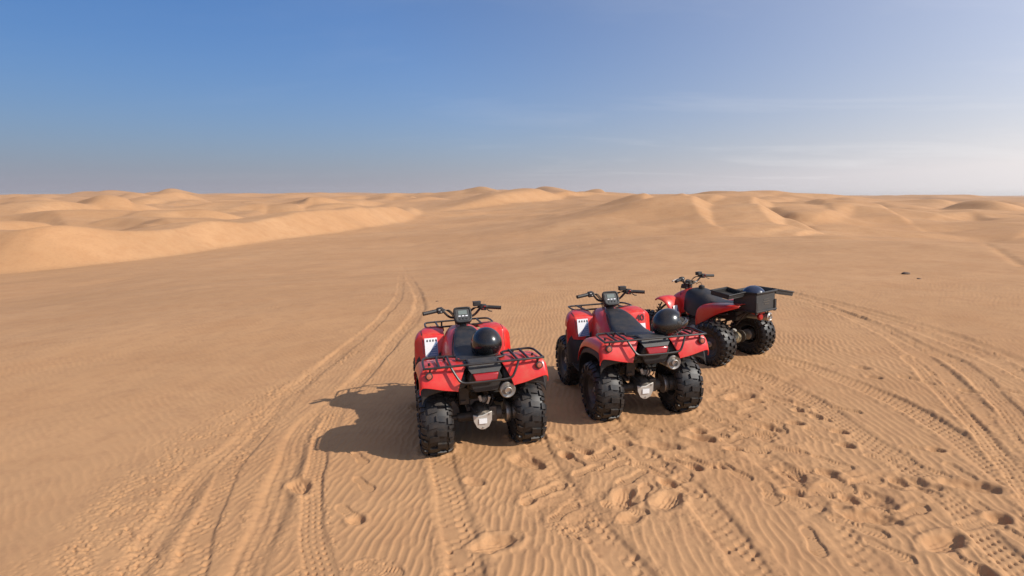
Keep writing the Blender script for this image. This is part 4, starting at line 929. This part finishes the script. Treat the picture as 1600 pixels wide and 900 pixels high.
# ------------------------------------------------------------------ sport quad bike with an open cargo box
def make_sport_quad():
    root = empty('quad_bike')
    for s in (-1, 1):
        wheel(root, (s * .40, 0, .27), .27, .225, 'knob', s, .2 + s)
        wheel(root, (s * .40, 1.04, .265), .265, .18, 'knob', s, .5 + s)
    def hoop(y, hw, top, bot, sq=.6, n=13):
        L = []
        for k in range(n):
            a = math.pi * k / (n - 1); c, q = math.cos(a), math.sin(a)
            L.append((-hw * math.copysign(abs(c) ** sq, c) * (1 + .1 * (1 - q)), y, bot + (top - bot) * q ** sq))
        return L
    MB().grid([hoop(.94, .06, .66, .50), hoop(.92, .10, .71, .50), hoop(.84, .13, .765, .50), hoop(.73, .15, .82, .50), hoop(.64, .16, .842, .52), hoop(.61, .155, .835, .54), hoop(.59, .13, .80, .55)]).build('nose_cover', 'red', root, sub=2, solid=.004)
    MB().grid([hoop(.65, .12, .80, .60), hoop(.64, .155, .838, .58), hoop(.57, .180, .858, .55), hoop(.47, .190, .858, .52), hoop(.37, .182, .835, .52), hoop(.28, .160, .785, .54), hoop(.19, .135, .728, .56), hoop(.13, .125, .705, .58), hoop(.12, .11, .68, .60)]).build('tank', 'seat', root, sub=2)
    def seatrow(y, hw, top, dep, n=11):
        L = [(-hw, y, top - dep)]
        for k in range(n):
            a = math.pi * k / (n - 1); c, q = math.cos(a), math.sin(a); L.append((-hw * math.copysign(abs(c) ** .45, c), y, top - .05 * (1 - q ** .6)))
        return L + [(hw, y, top - dep)]
    MB().grid([seatrow(.34, .10, .765, .05), seatrow(.33, .12, .775, .08), seatrow(.24, .135, .735, .09), seatrow(.10, .145, .722, .09), seatrow(-.10, .15, .742, .09), seatrow(-.30, .14, .765, .07), seatrow(-.31, .13, .755, .05)]).build('seat', 'seat', root, sub=2)
    MB().tube([(0, .48, .85), (0, .48, .885)], [.040, .038], 16).tube([(0, .48, .885), (0, .48, .895)], [.030, .022], 16).build('fuel_cap', 'black', root)
    MB().tube(spline([(0, .48, .895), (.01, .51, .93), (.0, .57, .90)], 5), .004, 5).build('vent_hose', 'black', root)
    for s in (-1, 1):
        # front fender: a blade over the wheel that turns down into a narrow rear leg
        rowsP = []
        for (y, z, x0, x1, dr) in [(.95, .690, .18, .33, .02), (.935, .715, .16, .38, .025), (.88, .740, .15, .405, .03), (.81, .745, .15, .405, .035), (.75, .715, .155, .39, .035), (.71, .655, .16, .375, .03), (.68, .58, .17, .36, .02), (.66, .50, .18, .34, .01), (.645, .43, .19, .33, 0), (.64, .42, .19, .33, 0)]:
            rowsP.append([(s * x0, y, z - .01), (s * (x0 + .02), y, z), (s * (x0 + (x1 - x0) * .5), y, z + .008), (s * (x1 - .03), y, z), (s * x1, y + .005, z - dr * .5), (s * (x1 + .004), y + .01, z - dr)])
        MB().grid(rowsP, flip=(s > 0)).build('front_fender', 'red', root, solid=.006, sub=2)
        # rear fender: large side panel rising over the wheel to a pointed tail
        rowsP = []
        for (y, z, x0, x1, dr) in [(.345, .46, .15, .26, .03), (.342, .50, .15, .29, .06), (.33, .58, .15, .31, .13), (.305, .65, .14, .325, .20), (.25, .695, .13, .34, .235), (.16, .722, .13, .352, .20), (.04, .738, .13, .360, .13), (-.08, .748, .13, .362, .08), (-.19, .756, .13, .350, .045), (-.27, .762, .13, .315, .02), (-.285, .763, .13, .30, .015)]:
            rowsP.append([(s * x0, y, z - .01), (s * (x0 + .02), y, z), (s * (x0 + (x1 - x0) * .6), y, z + .004), (s * (x1 - .03), y, z), (s * (x1 - .004), y, z - .015), (s * x1, y, z - .015 - dr * .5), (s * (x1 - .008), y, z - .015 - dr)])
        MB().grid(rowsP, flip=(s < 0)).build('rear_fender', 'red', root, solid=.006, sub=2)
        MB().box((s * .30, .52, .30), (.20, .05, .02)).tube([(s * .16, .42, .30), (s * .38, .34, .30), (s * .40, .50, .30), (s * .38, .66, .30), (s * .16, .62, .30)], .010, 8).build('nerf_bar', 'dark', root)
        MB().tube([(s * .10, 1.02, .27), (s * .36, 1.10, .26)], .013, 8).tube([(s * .10, 1.20, .27), (s * .36, 1.10, .26)], .013, 8).build('suspension_arm', 'dark', root)
        shock(root, (s * .30, 1.09, .30), (s * .15, 1.02, .62), spr='dark')
        MB().grid([[(s * .10, .66, .62), (s * .15, .60, .66), (s * .165, .52, .62)], [(s * .12, .65, .56), (s * .172, .58, .56), (s * .17, .53, .55)], [(s * .10, .64, .50), (s * .14, .60, .50), (s * .15, .55, .50)]], flip=(s > 0)).build('radiator_shroud', 'red', root, solid=.006, sub=2)
    handlebar(root, .635, .972, .375, .7, rise=.06, sweep=.05)
    MB().lathe([(0, .045), (.03, .055), (.05, .05)], (0, .70, .885), (0, -.5, .86), 18).box((0, .72, .86), (.14, .08, .06)).build('headset_cover', 'black', root, bevel=.01)
    MB().tube([(-.13, .72, .66), (-.132, .705, .88)], .004, 6).build('whip_stub', 'black', root)
    # engine and frame
    en = MB().box((0, .50, .36), (.22, .34, .20)).box((0, .56, .52), (.15, .17, .16), (.2, 0, 0)).lathe([(-.17, .08), (-.13, .11), (.13, .11), (.17, .08)], (0, .46, .34), (1, 0, 0), 24)
    for k in range(6): en.box((0, .54 + .006 * k, .45 + .026 * k), (.20, .20, .009), (.2, 0, 0))
    e_ = en.build('engine', 'engine', root, bevel=.008)
    MB().box((-.13, .49, .585), (.09, .07, .05)).tube([(-.15, .45, .585), (-.19, .36, .575), (-.17, .25, .57)], [.018, .022, .024], 10).lathe([(0, .026), (.04, .026)], (-.13, .49, .60), (0, 0, 1), 14).build('carburettor', 'alu', root, bevel=.004)
    MB().lathe([(0, .055), (.02, .058), (.025, .04)], (-.17, .46, .34), (-1, 0, 0), 20).box((-.12, .60, .44), (.04, .05, .05)).build('engine_cover', 'steel', root, bevel=.004)
    fr = MB()
    for s in (-1, 1):
        fr.tube(spline([(s * .12, -.34, .70), (s * .13, .0, .66), (s * .13, .25, .60), (s * .13, .55, .64), (s * .10, .85, .66), (s * .09, 1.10, .50), (s * .10, 1.20, .28), (s * .12, .9, .22), (s * .13, .5, .21), (s * .12, .26, .26), (s * .13, .20, .42), (s * .13, .15, .62)], 4), .015, 8)
        fr.tube([(s * .12, -.34, .70), (s * .10, -.02, .52), (s * .11, .2, .44)], .011, 8)
    fr.tube([(-.12, -.34, .70), (.12, -.34, .70)], .012, 8).tube(spline([(-.13, .28, .36), (-.24, .18, .50), (-.30, .02, .60), (-.31, -.14, .64)], 6), .011, 8).build('frame', 'dark', root)
    MB().tube([(-.36, 0, .27), (.36, 0, .27)], .020, 12).lathe([(-.12, .05), (-.08, .075), (.07, .075), (.11, .05)], (.0, 0, .27), (1, 0, 0), 20).build('rear_axle', 'brass', root)
    MB().lathe([(0, .080), (.008, .080)], (.15, 0, .27), (1, 0, 0), 28).lathe([(-.02, .04), (.03, .04)], (.15, 0, .27), (1, 0, 0), 14).build('brake_disc', 'engine', root)
    MB().lathe([(0, .085), (.008, .085)], (-.13, 0, .275), (1, 0, 0), 28).tube([(-.13, .0, .362), (-.13, .45, .375)], .008, 6).tube([(-.13, .0, .188), (-.13, .45, .30)], .008, 6).build('chain_sprocket', 'dark', root)
    MB().box((.15, .09, .30), (.05, .06, .09), (.4, 0, 0)).build('brake_caliper', 'alu', root, bevel=.006)
    MB().tube([(-.08, .02, .275), (-.10, .25, .30), (-.10, .40, .32)], [.036, .028, .026], 10).tube([(.08, .02, .275), (.10, .25, .30), (.10, .40, .32)], [.036, .028, .026], 10).build('swing_arm', 'alu', root)
    shock(root, (0, .14, .30), (0, .26, .62), spr='alu')
    MB().box((0, .05, .58), (.22, .34, .12)).build('airbox', 'black', root, bevel=.012)
    mo = MB().lathe([(-.02, .030), (.0, .046), (.02, .052), (.36, .052), (.42, .038), (.46, .02)], (.165, -.37, .575), (0, 1, -.02), 24).tube(spline([(.165, .06, .565), (.17, .20, .55), (.15, .40, .56), (.10, .62, .58)], 5), .018, 10).build('muffler', 'steel', root)
    MB().lathe([(0, .053), (-.014, .053), (-.018, .042), (-.012, .030), (-.03, .026), (.02, .001)], (.165, -.375, .575), (0, 1, -.02), 24, cap=False).build('end_cap', 'chrome', mo)
    MB().lathe([(-.02, .02), (0, .038), (.02, .040), (.03, .03)], (-.02, -.37, .60), (0, -1, 0), 20).build('tail_lamp', 'lamp_red', root)
    MB().box((0, -.33, .66), (.18, .10, .05), (.2, 0, 0)).build('tail_piece', 'red', root, bevel=.012)
    MB().tube([(.20, -.34, .66), (.205, -.33, .48), (.19, -.20, .40)], .008, 6).build('rack_strut', 'rack', root)
    MB().tube([(-.18, -.30, .66), (-.205, -.18, .50), (-.16, .0, .46)], .008, 6).build('rack_strut', 'rack', root)
    # cargo box: open tub with two trays hinged out sideways
    bx0, bx1, by0, by1, bz0, bz1 = -.165, .205, -.42, -.115, .668, .900
    t = .010
    bx = MB().box(((bx0 + bx1) / 2, (by0 + by1) / 2, bz0 + t / 2), (bx1 - bx0, by1 - by0, t))
    bx.box(((bx0 + bx1) / 2, by0 + t / 2, (bz0 + bz1) / 2 + t / 2), (bx1 - bx0, t, bz1 - bz0 - t)).box(((bx0 + bx1) / 2, by1 - t / 2, (bz0 + bz1) / 2 + t / 2), (bx1 - bx0, t, bz1 - bz0 - t))
    for x in (bx0 + t / 2, bx1 - t / 2): bx.box((x, (by0 + by1) / 2, (bz0 + bz1) / 2 + t / 2), (t, by1 - by0 - 2 * t - .002, bz1 - bz0 - t))
    cb = bx.build('cargo_box', 'panel', root, bevel=.004)
    rim = MB(); e = .012
    rim.tube([(bx0 - e, by0 - e, bz1), (bx1 + e, by0 - e, bz1), (bx1 + e, by1 + e, bz1), (bx0 - e, by1 + e, bz1)], .014, 8, True)
    rim.tube([(bx0 - e, by0 - e, bz0 + .01), (bx1 + e, by0 - e, bz0 + .01), (bx1 + e, by1 + e, bz0 + .01), (bx0 - e, by1 + e, bz0 + .01)], .013, 8, True)
    for x in (bx0, bx1): rim.box((x, by0 - .004, (bz0 + bz1) / 2 - .06), (.035, .02, .14))
    rim.build('box_rim', 'black', cb)
    for k, wv in ((0, .10), (1, .13), (2, .09)):
        MB().box((.02 + .01 * k, by0 - .003, .815 - .028 * k), (wv, .006, .006)).build('box_rib', 'engine', cb)
    def tray(name, o, xdir, ydir, lx, ly, dep=.045):
        o = Vector(o); a = Vector(xdir).normalized(); b_ = Vector(ydir).normalized(); n_ = a.cross(b_).normalized()
        if n_.z < 0: n_ = -n_
        Q = lambda i, j, k: o + a * i + b_ * j + n_ * k
        m_ = MB().prism([Q(0, 0, 0), Q(lx, 0, 0), Q(lx, ly, 0), Q(0, ly, 0)], n_ * .008)
        for (i0, j0, i1, j1) in ((0, 0, lx, .010), (0, ly - .010, lx, ly), (0, .0105, .010, ly - .0105), (lx - .010, .0105, lx, ly - .0105)):
            m_.prism([Q(i0, j0, .0085), Q(i1, j0, .0085), Q(i1, j1, .0085), Q(i0, j1, .0085)], n_ * dep)
        tr_ = m_.build(name, 'black', cb, bevel=.004)
        MB().tube([Q(-.004, -.004, dep + .008), Q(lx + .004, -.004, dep + .008), Q(lx + .004, ly + .004, dep + .008), Q(-.004, ly + .004, dep + .008)], .008, 6, True).build('tray_rim', 'black', cb)
        return tr_
    tray('lid_tray', (bx1 + .03, by0 + .01, bz1 - .05), (1, 0, -.20), (0, 1, .05), .38, .29)
    tray('lid_tray', (bx0 - .03, by0 + .14, bz1 - .045), (-1, 0, .0), (0, 1, .14), .30, .25)
    label_plate(root, (-.275, .664, .560), .085, .155, (0, -.97, .28), (-.03, .28, .96), marks=False)
    return root

def place(o, x, y, yaw, sink=0.012):
    n = Vector((-SX, -SY, 1)).normalized(); Fv = Vector((-math.sin(yaw), math.cos(yaw), 0)); Fv = (Fv - n * Fv.dot(n)).normalized(); Rv = Fv.cross(n)
    p = Vector((x, y, float(base_z(x, y)) - sink))
    o.matrix_world = Matrix(((Rv.x, Fv.x, n.x, p.x), (Rv.y, Fv.y, n.y, p.y), (Rv.z, Fv.z, n.z, p.z), (0, 0, 0, 1))); return o
GRP = 'red quad bikes parked on the sand'
qa = make_quad(); place(qa, *POSES[0][:3])
qb = copy_tree(qa); place(qb, *POSES[1][:3])
qc = make_sport_quad(); place(qc, *POSES[2][:3])
tag(qa, 'nearest red quad bike, leftmost of three, with a round black helmet on its seat', 'quad bike', GRP)
tag(qb, 'middle red quad bike with the number 40 on its front fender', 'quad bike', GRP)
tag(qc, 'farthest red quad bike carrying an open black cargo box', 'quad bike', GRP)
# the middle bike's number and label
cu = bpy.data.curves.new('number', 'FONT'); cu.body = '40'; cu.size = .098; cu.extrude = .0012; cu.align_x = 'CENTER'; cu.align_y = 'CENTER'; cu.space_character = .92
to = bpy.data.objects.new('number', cu); col.objects.link(to)
bpy.context.view_layer.update()
tm = bpy.data.meshes.new_from_object(to.evaluated_get(bpy.context.evaluated_depsgraph_get())); bpy.data.objects.remove(to)
num = bpy.data.objects.new('number_decal', tm); col.objects.link(num); tm.materials.clear(); tm.materials.append(M['ink']); num.parent = qb
num.rotation_euler = (R(90 - 15), 0, 0); num.location = (.338, .770, .768); num['label'] = 'black number 40 on the red front fender'
label_plate(qb, (.332, .752, .672), .115, .075, (0, -1, .22), (0, .2, 1), name='white_label', blue=False, marks=False)

# ------------------------------------------------------------------ helmets
def make_helmet(mat, label, grp='riding helmets left on the quad bikes'):
    """full-face shell, origin at its centre, face towards +y"""
    h = empty('helmet'); NA, NP = 48, 24
    def pt(az, pol, k=1.0):
        fr = math.exp(-(az / .75) ** 2); chin = math.exp(-((pol - R(112)) / .30) ** 2); eye = math.exp(-((pol - R(80)) / .20) ** 2)
        r_ = k * (1 + fr * (.44 * chin - .09 * eye)) * (1 - .10 * max(0, (pol - R(100))) * (1 - fr))
        return (.124 * r_ * math.sin(az) * math.sin(pol), .145 * r_ * math.cos(az) * math.sin(pol) - .006, .134 * r_ * math.cos(pol))
    azs = [(-math.pi + 2 * math.pi * i / NA) for i in range(NA)]; PM = R(134)
    m_ = MB(); V = [pt(a, PM * j / NP) for j in range(NP + 1) for a in azs]; Fc = []
    for j in range(NP):
        for i in range(NA):
            az = azs[i] + math.pi / NA; pol = PM * (j + .5) / NP
            if abs(az) < R(62) and R(66) + .12 * az * az < pol < R(98): continue
            Fc.append((j * NA + i, j * NA + (i + 1) % NA, (j + 1) * NA + (i + 1) % NA, (j + 1) * NA + i))
    m_.add(V, Fc).build('shell', mat, h, solid=.005, ang=60)
    MB().grid([[pt(a, PM * j / 16, .93) for a in azs] for j in range(17)], closed=True).build('lining', 'lining', h, ang=60)
    MB().tube([pt(a, PM, .985) for a in azs], .011, 6, True).build('neck_roll', 'panel', h)
    MB().tube([pt(R(-62 + 124 * i / 16), R(64) + .12 * R(-62 + 124 * i / 16) ** 2, 1.004) for i in range(17)], .006, 6).tube([pt(R(-62 + 124 * i / 16), R(99), 1.0) for i in range(17)], .006, 6).build('eye_port_trim', 'rim', h)
    for s in (-1, 1): MB().lathe([(0, .016), (.006, .015), (.008, .006)], (s * .120, .03, .005), (s, 0, .1), 14).build('visor_pivot', 'black', h)
    vn = MB()
    for s in (-1, 1): vn.box((s * .022, .187, -.056), (.028, .012, .008), (-.4, 0, 0))
    vn.build('chin_vent', 'black', h, bevel=.002)
    MB().tube(spline([(-.085, .02, -.095), (-.05, .03, -.13), (0, .035, -.14), (.05, .03, -.13), (.085, .02, -.095)], 5), .006, 6).build('chin_strap', 'black', h)
    tag(h, label, 'helmet', grp); return h
def put(o, quad, loc, rot, k=1.0):
    o.matrix_world = quad.matrix_world @ (Matrix.Translation(loc) @ Euler(rot).to_matrix().to_4x4() @ Matrix.Scale(k, 4))
put(make_helmet('helmet', 'round glossy black helmet upright on the seat of the nearest quad bike'), qa, (.098, .10, .875), (R(-6), 0, R(15)), 1.03)
put(make_helmet('helmet', 'black helmet tipped over on the rear rack of the middle quad bike'), qb, (.195, -.18, .914), (R(20), R(-4), R(-82)), 1.02)
put(make_helmet('helmet_blue', 'dark blue helmet sitting inside the open black cargo box'), qc, (.02, -.25, .825), (R(0), 0, R(20)))

# ------------------------------------------------------------------ stones lying on the far sand
for u, v, s, lb in ((1416, 428, .10, 'dark flat stone lying alone on the sand beyond the cargo box'), (1436, 436, .05, 'tiny dark pebble lying just right of the flat stone'), (683, 471, .03, 'small dark pebble on the sand left of the handlebar')):
    x, y = ground_at(u, v); st = MB().ellipsoid((0, 0, 0), (s, s * .8, s * .38), 12, 8)
    st.v = [tuple(c * (1 + .22 * float(perlin(a[0] / s * 1.3 + u, a[1] / s * 1.3 + a[2] / s * 2, 3))) for c in a) for a in st.v]
    o = st.build('stone', 'stone'); o.location = (x, y, float(sand_z(x, y)) + s * .12)
    tag(o, lb, 'stone', 'stray stones on the sand')

# ------------------------------------------------------------------ dusty air
zlo, zhi = float(Z.min()) - 1.0, float(Z.max()) + 5.0
hz = MB().box((0, 0, (zlo + zhi) / 2), (15900, 15900, zhi - zlo)).build('haze', 'stone', ang=0)
hz.data.materials.clear()
hm = bpy.data.materials.new('dusty_air'); hm.use_nodes = True; hn = hm.node_tree; hn.nodes.clear()
pv = hn.nodes.new('ShaderNodeVolumePrincipled'); pv.inputs['Color'].default_value = (1.0, .955, .90, 1); pv.inputs['Density'].default_value = 0.0001; pv.inputs['Anisotropy'].default_value = .3
ho = hn.nodes.new('ShaderNodeOutputMaterial'); hn.links.new(pv.outputs[0], ho.inputs['Volume'])
hz.data.materials.append(hm); tag(hz, 'pale dusty air that thins out the farthest dunes', kind='stuff')
print('done', round(time.time() - T0, 1))
